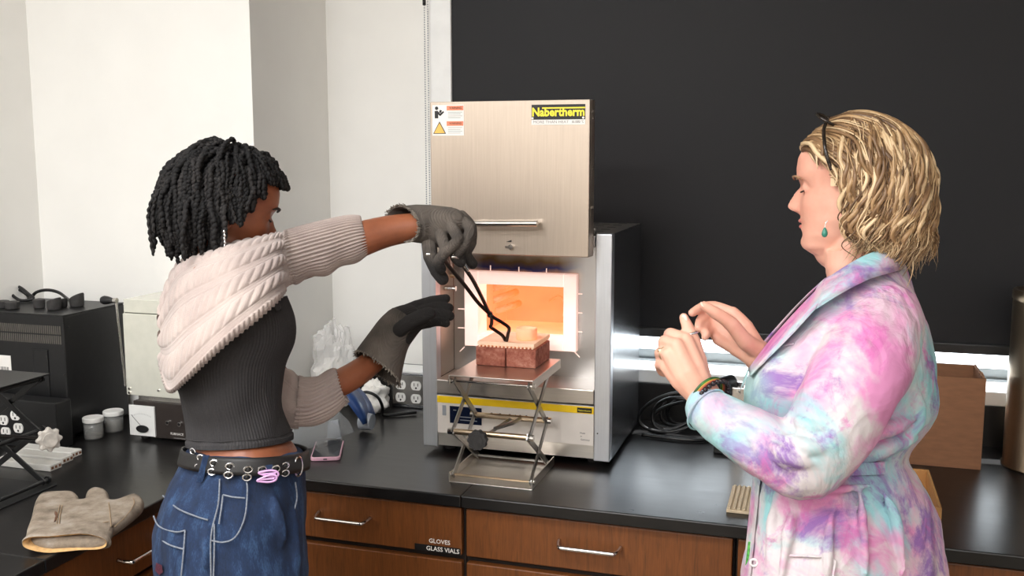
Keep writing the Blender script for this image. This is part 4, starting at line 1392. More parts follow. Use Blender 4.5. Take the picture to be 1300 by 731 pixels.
def head_shape(M4, jaw=1.0, nose=1.0):
    """a head with brow, eye sockets, nose, lips, chin and ears; M4 takes head space (x side, y face, z up) to the room"""
    rows, n, m = [], 72, 84
    for i in range(m + 1):
        z = -0.116 + 0.228 * i / m
        yf, yb, w_ = interp(FRONT, z), interp(BACK, z), interp(WIDE, z)
        w_ *= 1 + (jaw - 1) * max(0.0, min(1.0, (-0.02 - z) / 0.03))
        yc, ly = (yf + yb) / 2, (yf - yb) / 2
        row = []
        for j in range(n):
            a = 2 * math.pi * j / n
            cs, sn = math.cos(a), math.sin(a)
            px = 0.9 if sn > 0 else 1.0
            x = w_ * math.copysign(abs(cs) ** px, cs)
            y = yc + ly * math.copysign(abs(sn) ** (0.92 if sn > 0 else 1.0), sn)
            if sn > 0:
                g = lambda cx_, cz_, sx_, sz_: math.exp(-((abs(x) - cx_) / sx_) ** 2 - ((z - cz_) / sz_) ** 2)
                # nose: bridge to tip, wings
                if -0.046 < z < 0.016:
                    ridge = interp([(-0.046, 0.0), (-0.041, 0.007), (-0.036, 0.0215), (-0.030, 0.0275), (-0.022, 0.0235), (-0.008, 0.013), (0.006, 0.004), (0.016, 0.0)], z) * nose
                    sg = interp([(-0.046, 0.014), (-0.034, 0.0125), (-0.02, 0.0098), (0.0, 0.0085), (0.016, 0.010)], z)
                    y += ridge * math.exp(-(x / sg) ** 2)
                    y += 0.007 * g(0.0125, -0.036, 0.006, 0.006) * nose
                y -= 0.0115 * g(0.031, 0.001, 0.0155, 0.0100)      # sockets
                y += 0.0030 * g(0.030, 0.021, 0.018, 0.005)        # brow
                y += 0.0040 * g(0.043, -0.026, 0.018, 0.016)       # cheek
                y -= 0.0025 * g(0.026, -0.058, 0.007, 0.006)       # mouth corners
                y -= 0.0025 * g(0.0, -0.0430, 0.004, 0.005)
                y += 0.0050 * g(0.0, -0.0530, 0.019, 0.0042)       # lips
                y += 0.0035 * g(0.0, -0.0660, 0.017, 0.0042)
                y -= 0.0018 * g(0.0, -0.0595, 0.024, 0.0018)
                y -= 0.0030 * g(0.0, -0.0770, 0.020, 0.0045)
                y += 0.0030 * g(0.0, -0.0930, 0.016, 0.0080)       # chin
                y -= 0.0045 * g(0.0, 0.0040, 0.010, 0.0070)        # root of the nose
            row.append(Vector((x, y, z)))
        rows.append(row)
    parts = [loft(rows)]
    for s in (-1, 1):
        parts.append(ball((s * 0.031, 0.0655, 0.001), 0.0125, n=16, m=10))
        ear = []
        for k in range(14):
            a = math.radians(-150 + 300 * k / 13)
            ear.append((s * (0.073 + 0.005 * math.cos(a * 0.5)), -0.012 + 0.016 * -math.cos(a) * 0.9, -0.012 + 0.030 * math.sin(a)))
        parts.append(tube(ear, 0.0045, 8))
        parts.append(ball((s * 0.071, -0.010, -0.013), 0.007, 0.016, 0.027, n=12, m=8))
    V, F_ = join(*parts)
    return [tuple(M4 @ Vector(v)) for v in V], F_


def head_matrix(cpx, cpy, d, yaw_away, pitch_down, side, scale=1.0, roll=0.0):
    """side=+1: face towards image right, -1 towards image left"""
    c = P(cpx, cpy, d)
    v = vh(cpx)
    r = Vector((v.y, -v.x, 0)) * side
    f = (r * math.cos(yaw_away) + v * math.sin(yaw_away)).normalized()
    u = ZA.copy()
    f2 = (f * math.cos(pitch_down) - u * math.sin(pitch_down)).normalized()
    u2 = (u * math.cos(pitch_down) + f * math.sin(pitch_down)).normalized()
    s = f2.cross(u2)
    if roll:
        R = Matrix.Rotation(roll, 3, f2)
        u2, s = R @ u2, R @ s
    M4 = Matrix((
        (s.x * scale, f2.x * scale, u2.x * scale, c.x),
        (s.y * scale, f2.y * scale, u2.y * scale, c.y),
        (s.z * scale, f2.z * scale, u2.z * scale, c.z),
        (0, 0, 0, 1)))
    return M4


def finger(pts, r0, r1):
    k = len(pts)
    ctl = [tuple(P(*p)) for p in pts]
    c = cr_list([[*p, r0 + (r1 - r0) * i / (k - 1)] for i, p in enumerate(ctl)], 5)
    path, rr = [Vector(q[:3]) for q in c], [q[3] for q in c]
    # knuckles a little thicker
    for i in range(1, k - 1):
        rr[i * 5] *= 1.06
    return join(tube(path, rr, 12), ball(path[-1], rr[-1] * 0.99, n=12, m=8), ball(path[0], rr[0], n=12, m=8))


def skin(name, base, dark, rough=0.45):
    t = NT(name)
    n1 = t.noise(t.coord('Object'), 30, 4, 0.6)
    n2 = t.noise(t.coord('Object'), 7, 2)
    mx = t.n('ShaderNodeMath', operation='ADD')
    ml = t.n('ShaderNodeMath', operation='MULTIPLY', i_1=0.6)
    t.l(n1, ml.inputs[0]); t.l(ml.outputs[0], mx.inputs[0]); t.l(n2, mx.inputs[1])
    t.l(t.ramp(mx.outputs[0], [(0.55, srgb(*dark)), (0.95, srgb(*base))]), t.b.inputs['Base Color'])
    t.set(Roughness=rough)
    t.b.inputs['Subsurface Weight'].default_value = 0.12
    t.b.inputs['Subsurface Radius'].default_value = (1.0, 0.35, 0.2)
    t.b.inputs['Subsurface Scale'].default_value = 0.008
    t.bump(t.noise(t.coord('Object'), 260, 3), 0.08, 0.001)
    return t.m


M['skin_brown'] = skin('brown_skin', (152, 90, 60), (124, 70, 46), 0.42)
M['skin_fair'] = skin('fair_skin', (230, 176, 153), (216, 152, 130), 0.5)
M['lips_fair'] = simple('fair_lips', (206, 122, 112), 0.4, var=0.05)
M['nail'] = simple('finger_nail', (244, 206, 190), 0.25, var=0.03)
M['eye'] = simple('eye_white', (225, 220, 214), 0.2, var=0.01)
M['lash'] = simple('lash_dark', (30, 22, 18), 0.6, var=0.05)

# ---- clothing materials
t = NT('beige_knit')
nz = t.noise(t.coord('Object'), 420, 3)
n2 = t.noise(t.coord('Object'), 9, 3)
t.l(t.ramp(n2, [(0.3, srgb(160, 144, 138)), (0.7, srgb(184, 168, 160))]), t.b.inputs['Base Color'])
t.set(Roughness=0.95)
t.b.inputs['Sheen Weight'].default_value = 0.3
t.bump(nz, 0.5, 0.0015)
M['knit'] = t.m
M['ribtop'] = simple('charcoal_rib', (50, 48, 49), 0.9, var=0.08, nscale=300, bump=0.3, bdist=0.0006)
t = NT('blue_denim')
v = t.coord('Object', (1, 1, 1))
n1 = t.noise(t.coord('Object', (6, 6, 2)), 5, 5, 0.65)
n2 = t.noise(t.coord('Object', (700, 700, 160)), 1, 2)
mx = t.n('ShaderNodeMath', operation='MULTIPLY_ADD', i_1=0.35)
t.l(n2, mx.inputs[0]); t.l(n1, mx.inputs[2])
t.l(t.ramp(mx.outputs[0], [(0.42, srgb(13, 23, 42)), (0.70, srgb(24, 44, 76)), (0.95, srgb(62, 92, 130))]), t.b.inputs['Base Color'])
t.set(Roughness=0.9)
t.bump(n2, 0.25, 0.0008)
M['denim'] = t.m
M['thread'] = simple('pale_stitching', (122, 128, 138), 0.9, var=0.15, nscale=300)
M['beltleather'] = simple('black_leather', (24, 22, 22), 0.5, var=0.1, nscale=90, bump=0.1)
M['clip'] = simple('lilac_clip', (206, 160, 206), 0.3, var=0.03)


def glove_mat(name, axis=None, lo=0.0, hi=1.0):
    """ribbed grey knit; the working end is sooted and scorched"""
    t = NT(name)
    w_ = t.n('ShaderNodeTexWave')
    w_.inputs['Scale'].default_value = 130
    w_.inputs['Distortion'].default_value = 1.5
    t.l(t.coord('Object', rot=(0.3, 0.5, 0.7)), w_.inputs['Vector'])
    n2 = t.noise(t.coord('Object'), 16, 4)
    n3 = t.noise(t.coord('Object'), 500, 2)
    col = t.ramp(n2, [(0.3, srgb(66, 60, 55)), (0.7, srgb(102, 93, 85))])
    if axis:
        sp = t.n('ShaderNodeSeparateXYZ')
        t.l(t.coord('Object'), sp.inputs[0])
        ws = t.n('ShaderNodeMath', operation='MULTIPLY_ADD', i_1=0.05, i_2=-0.025)
        t.l(n2, ws.inputs[0])
        a2 = t.n('ShaderNodeMath', operation='ADD')
        t.l(sp.outputs[axis], a2.inputs[0]); t.l(ws.outputs[0], a2.inputs[1])
        mk = t.n('ShaderNodeMapRange', i_1=lo, i_2=hi)
        t.l(a2.outputs[0], mk.inputs[0])
        mm = t.n('ShaderNodeMix', data_type='RGBA')
        t.l(mk.outputs[0], mm.inputs[0]); t.l(col, mm.inputs[6])
        mm.inputs[7].default_value = srgb(34, 31, 30)
        col = mm.outputs[2]
    t.l(col, t.b.inputs['Base Color'])
    t.set(Roughness=0.98)
    ad = t.n('ShaderNodeMath', operation='MULTIPLY_ADD', i_1=0.8)
    t.l(n3, ad.inputs[0]); t.l(w_.outputs['Fac'], ad.inputs[2])
    t.bump(ad.outputs[0], 0.55, 0.0018)
    return t.m


M['glove'] = glove_mat('grey_knit_glove')
M['glove_up'] = glove_mat('grey_knit_glove_sooted', 'Z', 1.497, 1.462)
M['glove_low'] = glove_mat('grey_knit_glove_scorched', 'X', -0.93, -0.86)
M['glovefray'] = simple('glove_frayed_edge', (122, 114, 104), 1.0, var=0.2, nscale=200)
M['gloveinside'] = simple('glove_inside', (88, 80, 73), 1.0, var=0.15, nscale=120, bump=0.4)
M['glovetip'] = simple('scorched_glove_palm', (46, 42, 40), 0.95, var=0.2, nscale=60, bump=0.4)

# tie-dye cotton: blotches of pink, violet and aqua on white
t = NT('tie_dye_cotton')
co = t.coord('Object')


def blotch(off, scale, lo, hi, detail=5, rough=0.62, dist=0.6):
    mp = t.n('ShaderNodeMapping')
    mp.inputs['Location'].default_value = off
    t.l(co, mp.inputs['Vector'])
    nz_ = t.noise(mp.outputs[0], scale, detail, rough, dist)
    mr_ = t.n('ShaderNodeMapRange', i_1=lo, i_2=hi)
    t.l(nz_, mr_.inputs[0])
    return mr_.outputs[0]


def layer(prev, fac, rgb, k):
    mxx = t.n('ShaderNodeMix', data_type='RGBA')
    ml_ = t.n('ShaderNodeMath', operation='MULTIPLY', i_1=k)
    t.l(fac, ml_.inputs[0]); t.l(ml_.outputs[0], mxx.inputs[0])
    if isinstance(prev, tuple):
        mxx.inputs[6].default_value = prev
    else:
        t.l(prev, mxx.inputs[6])
    mxx.inputs[7].default_value = srgb(*rgb)
    return mxx.outputs[2]


c_ = layer(srgb(208, 199, 200), blotch((3.1, 0.2, 1.7), 5.0, 0.45, 0.58), (214, 130, 180), 0.9)
c_ = layer(c_, blotch((7.7, 2.2, 0.4), 4.4, 0.50, 0.62), (140, 200, 204), 0.9)
c_ = layer(c_, blotch((1.3, 5.2, 4.4), 7.5, 0.52, 0.62, 6, 0.7), (138, 98, 168), 0.9)
c_ = layer(c_, blotch((9.3, 1.2, 2.4), 11.0, 0.55, 0.65, 6, 0.7), (204, 104, 168), 0.75)
# the near sleeve was dyed aqua from the forearm to the cuff, the yoke of the collar rose
sep = t.n('ShaderNodeSeparateXYZ')
t.l(co, sep.inputs[0])
gx = t.n('ShaderNodeMapRange', i_1=-0.05, i_2=-0.10)
t.l(sep.outputs['X'], gx.inputs[0])
gz = t.n('ShaderNodeMapRange', i_1=1.345, i_2=1.325)
t.l(sep.outputs['Z'], gz.inputs[0])
gz2 = t.n('ShaderNodeMapRange', i_1=1.10, i_2=1.16)
t.l(sep.outputs['Z'], gz2.inputs[0])
m1 = t.n('ShaderNodeMath', operation='MULTIPLY'); m2 = t.n('ShaderNodeMath', operation='MULTIPLY')
t.l(gx.outputs[0], m1.inputs[0]); t.l(gz.outputs[0], m1.inputs[1]); t.l(m1.outputs[0], m2.inputs[0]); t.l(gz2.outputs[0], m2.inputs[1])
bl_ = blotch((2.7, 8.2, 0.4), 7.0, 0.30, 0.52)
m3 = t.n('ShaderNodeMath', operation='MULTIPLY')
t.l(m2.outputs[0], m3.inputs[0]); t.l(bl_, m3.inputs[1])
c_ = layer(c_, m3.outputs[0], (166, 216, 214), 0.85)
t.l(c_, t.b.inputs['Base Color'])
t.set(Roughness=0.88)
t.bump(t.noise(t.coord('Object', (1, 1, 0.7), (0.5, 0.4, 0.3)), 11, 4, 0.45, 1.6), 0.55, 0.022)
M['tiedye'] = t.m


def hair_mat(name, stops, rough=0.4, spec=0.4):
    t = NT(name)
    g = t.n('ShaderNodeNewGeometry')
    nz_ = t.noise(t.coord('Object'), 18, 3)
    ad_ = t.n('ShaderNodeMath', operation='MULTIPLY_ADD', i_1=0.5)
    t.l(nz_, ad_.inputs[0])
    ml_ = t.n('ShaderNodeMath', operation='MULTIPLY', i_1=0.6)
    t.l(g.outputs['Random Per Island'], ml_.inputs[0])
    t.l(ml_.outputs[0], ad_.inputs[2])
    t.l(t.ramp(ad_.outputs[0], stops), t.b.inputs['Base Color'])
    t.set(Roughness=rough)
    t.b.inputs['Specular IOR Level'].default_value = spec
    return t.m


M['hair_black'] = hair_mat('black_twists', [(0.2, srgb(15, 14, 14)), (0.6, srgb(24, 22, 22)), (0.9, srgb(40, 37, 36))], 0.75, 0.25)
M['hair_blond'] = hair_mat('blond_hair', [(0.22, srgb(84, 60, 40)), (0.42, srgb(128, 97, 66)), (0.62, srgb(172, 138, 98)), (0.80, srgb(220, 192, 152))], 0.4, 0.45)
M['turquoise'] = simple('green_stone', (62, 138, 118), 0.35, var=0.15, nscale=150)
M['silver'] = simple('silver', (220, 220, 222), 0.18, 1.0, var=0.03)
M['tortoise'] = simple('dark_tortoiseshell', (34, 26, 20), 0.2, var=0.4, nscale=90)
M['lens'] = simple('dark_lens', (24, 22, 22), 0.08, var=0.02)
M['trousers'] = simple('dark_trousers', (40, 40, 46), 0.9, var=0.06)
M['shoe'] = simple('black_shoe', (26, 25, 25), 0.5, var=0.06)


def strand_tubes(paths, radii, n=5):
    return join(*[tube(p, r, n) for p, r in zip(paths, radii)])


def shoe(name, c, f, parent):
    c, f = Vector(c), Vector(f)
    s = f.cross(ZA)
    rows = []
    for (y, w_, h_) in ((-0.085, 0.020, 0.03), (-0.075, 0.034, 0.06), (-0.03, 0.038, 0.085), (0.02, 0.041, 0.075), (0.08, 0.046, 0.05), (0.13, 0.043, 0.038), (0.165, 0.026, 0.026)):
        rows.append([c + f * y + s * (w_ * math.cos(a)) + ZA * (max(0.0, h_ * (0.5 + 0.5 * math.sin(a))) + 0.001) for a in [2 * math.pi * k / 16 for k in range(16)]])
    return put(name, loft(rows), 'shoe', parent, smooth=True)


# ---------------------------------------------------------------- woman in the cropped cable sweater
hip = P(292, 660, 1.80)
LW = thing('person', 'person in beige cable-knit shrug, charcoal crop top and jeans, reaching out with tongs', 'person', (hip.x, hip.y, 0))
HM = head_matrix(290, 263, 1.83, math.radians(10), math.radians(17), 1, 0.955)
torso = [(198, 735, 1.79, 386, 735, 1.81, .150), (199, 690, 1.79, 382, 690, 1.81, .155), (210, 640, 1.79, 381, 640, 1.81, .155), (228, 600, 1.79, 381, 605, 1.81, .145), (243, 572, 1.79, 378, 572, 1.81, .130), (244, 548, 1.79, 364, 552, 1.82, .120),
         (238, 520, 1.79, 358, 532, 1.82, .120), (228, 488, 1.79, 354, 500, 1.82, .126), (224, 455, 1.79, 356, 460, 1.83, .136), (226, 425, 1.80, 366, 420, 1.84, .144), (230, 400, 1.80, 362, 394, 1.84, .148), (234, 378, 1.81, 344, 370, 1.84, .148),
         (241, 356, 1.82, 326, 348, 1.84, .135), (250, 338, 1.82, 308, 332, 1.84, .085), (256, 322, 1.82, 305, 322, 1.84, .055), (259, 300, 1.83, 309, 306, 1.84, .050)]
arm_r = limb([(268, 362, 1.735), (318, 348, 1.785), (378, 330, 1.86), (430, 313, 1.90), (490, 294, 1.935), (545, 286, 1.95)], [.046, .043, .040, .038, .031, .027])
arm_l = limb([(262, 362, 1.97), (315, 435, 1.98), (372, 508, 1.99), (410, 496, 2.03), (450, 476, 2.075), (482, 452, 2.118)], [.046, .038, .031, .029, .0285, .024])
hb = [v for v in head_shape(HM, 0.97, 0.85)[0]]
fuse('body', [loft(srings(torso, 3, 36, tau=0.19)), limb([(287, 300, 1.83), (275, 345, 1.82)], [.052, .06]), head_shape(HM, 0.97, 0.85), arm_r, arm_l], 'skin_brown', LW, 0.0032, 3)
# brows, lashes
for s in (-1, 1):
    put('eyebrow', tube([HM @ Vector((s * x, y, z)) for x, y, z in ((0.014, 0.0905, 0.016), (0.026, 0.0905, 0.0215), (0.038, 0.084, 0.0225), (0.047, 0.073, 0.018))], [0.002, 0.0032, 0.0028, 0.001], 6), 'lash', LW, smooth=True)
    put('eyelashes', tube([HM @ Vector((s * x, y, z)) for x, y, z in ((0.019, 0.074, -0.002), (0.026, 0.0785, -0.005), (0.034, 0.0785, -0.0055), (0.043, 0.0725, -0.003))], [0.0008, 0.0016, 0.0018, 0.0012], 6), 'lash', LW)
put('lips', join(*[tube([HM @ Vector((x, 0.0865 - abs(x) * abs(x) * 18 + dy, zz)) for x in (-0.022, -0.012, -0.004, 0.004, 0.012, 0.022)], [0.001, 0.0035, 0.0045, 0.0045, 0.0035, 0.001], 8) for zz, dy in ((-0.054, 0.0), (-0.065, -0.001))]), simple('brown_lips', (128, 70, 62), 0.4), LW, smooth=True)

# hair: twists grown from the scalp and falling outward
rh = random.Random(21)


def skull(p, k=1.0):
    """signed: <1 inside the hair-bearing skull ellipsoid"""
    return (p.x / (0.080 * k)) ** 2 + ((p.y + 0.006) / (0.103 * k)) ** 2 + ((p.z - 0.008) / (0.106 * k)) ** 2


HI = HM.inverted()
gdir = (HI.to_3x3() @ Vector((0, 0, -1))).normalized()
paths, rads = [], []
cnt = 0
while cnt < 560:
    z = rh.uniform(-0.062, 0.112)
    a = rh.uniform(-math.pi, math.pi)          # 0 = face
    fx = abs(math.degrees(a))
    if fx < 52 and z < 0.066:
        continue
    if fx < 80 and z < 0.030:
        continue
    if fx < 105 and z < -0.01:
        continue
    cz = (z - 0.008) / 0.106
    if abs(cz) >= 1:
        continue
    q = math.sqrt(1 - cz * cz)
    p = Vector((0.080 * q * math.sin(a), -0.006 + 0.103 * q * math.cos(a), z))
    nrm = Vector((p.x / 0.08 ** 2, (p.y + 0.006) / 0.103 ** 2, (z - 0.008) / 0.106 ** 2)).normalized()
    L = rh.uniform(0.095, 0.15)
    if fx < 60:
        L = rh.uniform(0.045, 0.065)
    elif fx < 95:
        L = min(L, 0.045 + max(0.0, p.z + 0.052) * 0.85 + rh.uniform(-0.006, 0.012))
    elif z < 0.0:
        L = rh.uniform(0.05, 0.085)
    L *= rh.uniform(0.72, 1.12)
    ko = rh.uniform(1.09, 1.27)
    jit = Vector((rh.gauss(0, .25), rh.gauss(0, .25), rh.gauss(0, .2)))
    dr = (nrm * 0.40 + jit * 0.42 + gdir * 0.2 + Vector((p.x * 5, 0.55 if fx < 60 else (-0.35 if fx > 120 else 0.0), 0))).normalized()
    pts = [p - nrm * 0.004]
    steps = 14
    cur = p.copy()
    wob = rh.uniform(0, 6.28)
    for k in range(steps):
        tt = (k + 1) / steps
        dr = (dr + gdir * (0.16 + 0.26 * tt) + jit * 0.10).normalized()
        cur = cur + dr * (L / steps)
        sidev = nrm.cross(gdir)
        cur = cur + sidev * (0.0016 * math.sin(wob + k * 0.9))
        kk = 1.03 + 0.13 * (0.3 + 0.7 * rh.random()) * (1 if k > 2 else 0.4)
        s_ = skull(cur, kk)
        if s_ < 1:
            cur = Vector((cur.x / math.sqrt(s_), (cur.y + 0.006) / math.sqrt(s_) - 0.006, (cur.z - 0.008) / math.sqrt(s_) + 0.008))
        so = skull(cur, ko)
        if so > (1 if cur.z > 0.0 else 1.16):
            so = math.sqrt(so)
            cur = Vector((cur.x / so, (cur.y + 0.006) / so - 0.006, (cur.z - 0.008) / so + 0.008)) if cur.z > 0 else Vector((cur.x * 0.985, cur.y * 0.985, cur.z))
        # keep the face clear
        if cur.z < 0.062 and cur.y > (0.046 if cur.z > 0.03 else (0.030 if cur.z > 0.0 else (0.016 if cur.z > -0.03 else -0.012))):
            break
        pts.append(cur.copy())
    if len(pts) < 5:
        continue
    fine = crom(pts, 4)
    m_ = len(fine)
    r0 = rh.uniform(0.0030, 0.0052)
    rr = [r0 * (1 + 0.09 * math.sin(i * 1.7 + wob) + 0.10 * math.sin(i * 0.6 + wob)) * (1.0 if i < m_ - 3 else 0.55 + 0.15 * (m_ - 1 - i)) for i in range(m_)]
    fine = [HM @ (q_ + Vector((math.sin(i * 1.3 + wob), math.cos(i * 1.3 + wob), 0)) * 0.0011) for i, q_ in enumerate(fine)]
    paths.append(fine)
    rads.append(rr)
    cnt += 1
base_v, base_f = ball((0, 0, 0), 1, n=32, m=20)
cap = [(0.081 * x, -0.007 + 0.104 * y, 0.008 + 0.107 * z) for x, y, z in base_v]
keep = [f for f in base_f if all(not (cap[i][1] > 0.035 and cap[i][2] < 0.055) and cap[i][2] > -0.058 and not (cap[i][1] > -0.005 and cap[i][2] < -0.005) for i in f)]
hair = put('hair', join(strand_tubes(paths, rads, 6), ([tuple(HM @ Vector(c)) for c in cap], keep)), 'hair_black', LW, smooth=True)
# dangling silver earring
e0 = P(284.5, 294, 1.715)
put('earring', join(*[ball(e0 - ZA * 0.0062 * i + RGT * (0.0006 * (i % 2)), 0.0022, 0.0022, 0.0036, n=8, m=6) for i in range(6)]), 'silver', LW, smooth=True)

# crop top (ribbed) -----------------------------------------------------------
ct = [(238, 566, 1.79, 370, 556, 1.82, .131), (238, 558, 1.79, 369, 548, 1.82, .131), (236, 530, 1.79, 362, 528, 1.82, .129), (226, 496, 1.79, 358, 498, 1.82, .135), (219, 466, 1.79, 362, 464, 1.83, .145), (221, 448, 1.79, 374, 432, 1.84, .152), (223, 438, 1.80, 374, 404, 1.84, .153), (224, 432, 1.80, 364, 376, 1.84, .150)]
rows = srings(ct, 8, 360, tau=0.19)
for i, row in enumerate(rows):
    f_ = max(0.0, (i - 40) / 16.0)
    for j in range(360):
        an = 2 * math.pi * j / 360
        k_ = max(0.0, math.cos(an - math.radians(62))) ** 6      # armhole scoop on the near side
        k2 = max(0.0, math.cos(an - math.radians(180 + 118))) ** 6
        row[j] = row[j] - ZA * (0.050 * f_ * (k_ + k2))
NB = len(rows)
rows = displaced(rows, lambda u, v_, i, j: 0.0011 * (math.cos(2 * math.pi * 110 * u) if i > 8 else 0.6 * math.cos(2 * math.pi * 110 * u)) + (0.003 if i < 8 else 0) + 0.0035 * math.sin(v_ * 42 + 5 * math.sin(u * 9)) * max(0, 1 - abs(v_ - 0.06) / 0.07))
o = put('crop_top', loft(rows, caps=False), 'ribtop', LW, smooth=True)
add_mod(o, 'SOLIDIFY', thickness=0.002)
st = put('shoulder_strap', tube(crom([P(352, 392, 1.73), P(338, 368, 1.70), P(315, 345, 1.72), P(290, 336, 1.75)], 5), 0.008, 8), 'ribtop', LW, smooth=True)
put('hem_band_seam', tube([p + (p - Vector((hip.x, hip.y, p.z))) * 0.012 for p in rows[9][::6]], 0.0009, 6, closed=True), 'ribtop', LW)

# jeans -----------------------------------------------------------------------
jn = [(236, 570, 1.79, 385, 571, 1.81, .144), (232, 584, 1.79, 387, 586, 1.81, .147), (220, 605, 1.79, 387, 608, 1.81, .158), (204, 640, 1.79, 388, 640, 1.81, .170), (195, 680, 1.79, 389, 680, 1.81, .176), (195, 725, 1.79, 390, 725, 1.81, .178), (198, 780, 1.79, 388, 780, 1.81, .178)]
legs = []
kn = P(285, 790, 1.80)
R_L = Vector((0.62, -0.78, 0))
for s in (-1, 1):
    c0 = kn + R_L * (0.085 * s)
    pth = [c0 + ZA * 0.10, c0 + ZA * 0.02, c0 - ZA * 0.12 + R_L * 0.01 * s, Vector((c0.x + 0.01, c0.y, 0.42)) + R_L * 0.015 * s, Vector((c0.x, c0.y, 0.16)) + R_L * 0.015 * s, Vector((c0.x, c0.y, 0.035)) + R_L * 0.015 * s]
    legs.append(tube(pth, [.09, .118, .115, .105, .11, .115], 24))
jw = srings(jn, 4, 48, tau=0.19)
jb = [loft(jw)] + legs
# pleats and drag folds that radiate from the hip
for seq, r_ in (([(345, 622, 1.665), (352, 650, 1.66), (366, 690, 1.67)], .008), ([(260, 655, 1.645), (262, 690, 1.625), (258, 731, 1.62)], .006),
               ([(372, 640, 1.70), (374, 680, 1.70), (378, 731, 1.70)], .010), ([(215, 640, 1.72), (222, 650, 1.69), (246, 660, 1.65)], .006)):
    jb.append(fold(seq, r_, 0.003))
J_ = fuse('jeans', jb, 'denim', LW, 0.005, 5)
tx = bpy.data.textures.new('denim_folds', 'CLOUDS')
tx.noise_scale = 0.07
add_mod(J_, 'DISPLACE', texture=tx, strength=0.010, mid_level=0.5, texture_coords='GLOBAL')


def pix(p):
    d = p - CAM
    w_ = d.dot(FWD)
    return PCX + FPX * d.dot(RGT) / w_, PCY - FPX * d.dot(UPV) / w_


SIDE = {}


def side_pt(x, y, lift=0.004, tab=jn, tau=0.19):
    """point on the near surface of a ring garment at pixel (x, y), lifted a little off the cloth"""
    key = id(tab)
    if key not in SIDE:
        SIDE[key] = [(pix(p), p) for row in srings(tab, 8, 160, tau=tau) for p in row[:81]]
    best = min(SIDE[key], key=lambda e: (e[0][0] - x) ** 2 + (e[0][1] - y) ** 2)[1]
    d = (best - CAM).dot(FWD)
    return P(x, y, d - lift)


for seq in ([(279, 608), (277, 640), (268, 680), (268, 731)], [(268, 686), (285, 688), (300, 680), (311, 655), (314, 622), (313, 612)], [(207, 629), (225, 645), (248, 655), (264, 660)], [(195, 655), (202, 668), (222, 675), (235, 673)], [(235, 673), (233, 700), (230, 731)],
            [(283, 628), (297, 631), (311, 632)], [(283, 628), (281, 645), (278, 665)], [(195, 676), (212, 690), (233, 697)], [(272, 665), (272, 700), (271, 731)], [(375, 612), (377, 632), (372, 652)]):
    put('seam', tube(crom([side_pt(x, y, 0.006) for x, y in seq], 6), 0.0014, 6), 'thread', J_)
# embroidered patch on the back pocket
put('patch', loft([[side_pt(x + dx, y + dy, 0.007 + l_) for dx, dy in ((-4, -6), (3, -3), (5, 6), (0, 10), (-5, 4))] for l_, x, y in ((0.0, 202, 720), (0.003, 202, 720))]), simple('maroon_patch', (78, 26, 46), 0.8, var=0.3, nscale=200), J_)
# belt
bt = [(235, 570, 1.79, 386, 570, 1.81, .148), (233, 579, 1.79, 388, 581, 1.81, .150), (230, 588, 1.79, 388.5, 592, 1.81, .153)]
brow = srings(bt, 2, 72, tau=0.19)
brow = displaced(brow, lambda u, v_, i, j: 0.004 if 0 < i < 4 else 0.003)
B_ = put('belt', loft(brow, caps=False), 'beltleather', LW, smooth=True)
add_mod(B_, 'SOLIDIFY', thickness=0.004, offset=1.0)


def eyelet(c, n_, up, ra, rb, rt):
    n_ = Vector(n_).normalized()
    s_ = n_.cross(up).normalized()
    u_ = s_.cross(n_)
    return tube([c + s_ * (ra * math.cos(a)) + u_ * (rb * math.sin(a)) for a in [2 * math.pi * k / 14 for k in range(14)]], rt, 6, closed=True)


cB = sum(brow[2], Vector()) / 72
for (x, y) in ((245, 573), (241, 584), (255, 581), (252, 593), (272, 588), (269, 599), (292, 592), (290, 603), (315, 596), (313.5, 606), (333, 596), (350, 595), (362, 591), (362, 600.5), (378, 586), (376, 597)):
    q = side_pt(x, y, 0.009, bt)
    n_ = Vector((q.x - cB.x, q.y - cB.y, 0))
    put('eyelet', eyelet(q, n_, ZA, 0.0068, 0.0052, 0.0016), 'silver', B_)
    put('eyelet_hole', ball(q, 0.0035, n=10, m=6), 'ink', B_)
for (x, y0_, y1_) in ((258, 578, 612), (338, 590, 606)):
    a_, b_ = side_pt(x + 4, y0_, 0.012, bt), side_pt(x - 5 if x < 300 else x, y1_, 0.010, jn)
    put('belt_loop', obox((a_ + b_) / 2, vh(x).cross(ZA) * 0.0055, vh(x) * 0.0022, (b_ - a_) / 2), 'denim', J_, bevel=0.001)
# two lilac hair clips hanging on the belt
for (x, y, r_) in ((341, 601, 0.15), (339, 608, -0.1)):
    q = side_pt(x, y, 0.016, bt)
    n_ = -vh(x)
    s_ = vh(x).cross(ZA)
    pts = []
    for k in range(20):
        a = 2 * math.pi * k / 20
        pts.append(q + s_ * (0.016 * math.cos(a)) + ZA * ((0.0052 + 0.003 * math.cos(a)) * math.sin(a) + 0.016 * math.cos(a) * -r_))
    c = put('hair_clip', tube(pts, 0.0019, 6, closed=True), 'clip', B_, smooth=True)
    put('clip_tongue', tube([q - s_ * 0.012, q + s_ * 0.012], 0.0016, 6), 'clip', B_)
# frame buckle at the front
put('buckle', eyelet(side_pt(378.5, 592, 0.012, bt), vh(378) * -0.6 + RGT, ZA, 0.011, 0.017, 0.002), 'silver', B_)
for s in (-1, 1):
    c0 = kn + R_L * (0.10 * s)
    shoe('shoe', (c0.x, c0.y, 0.0), (0.78, 0.62, 0), LW)

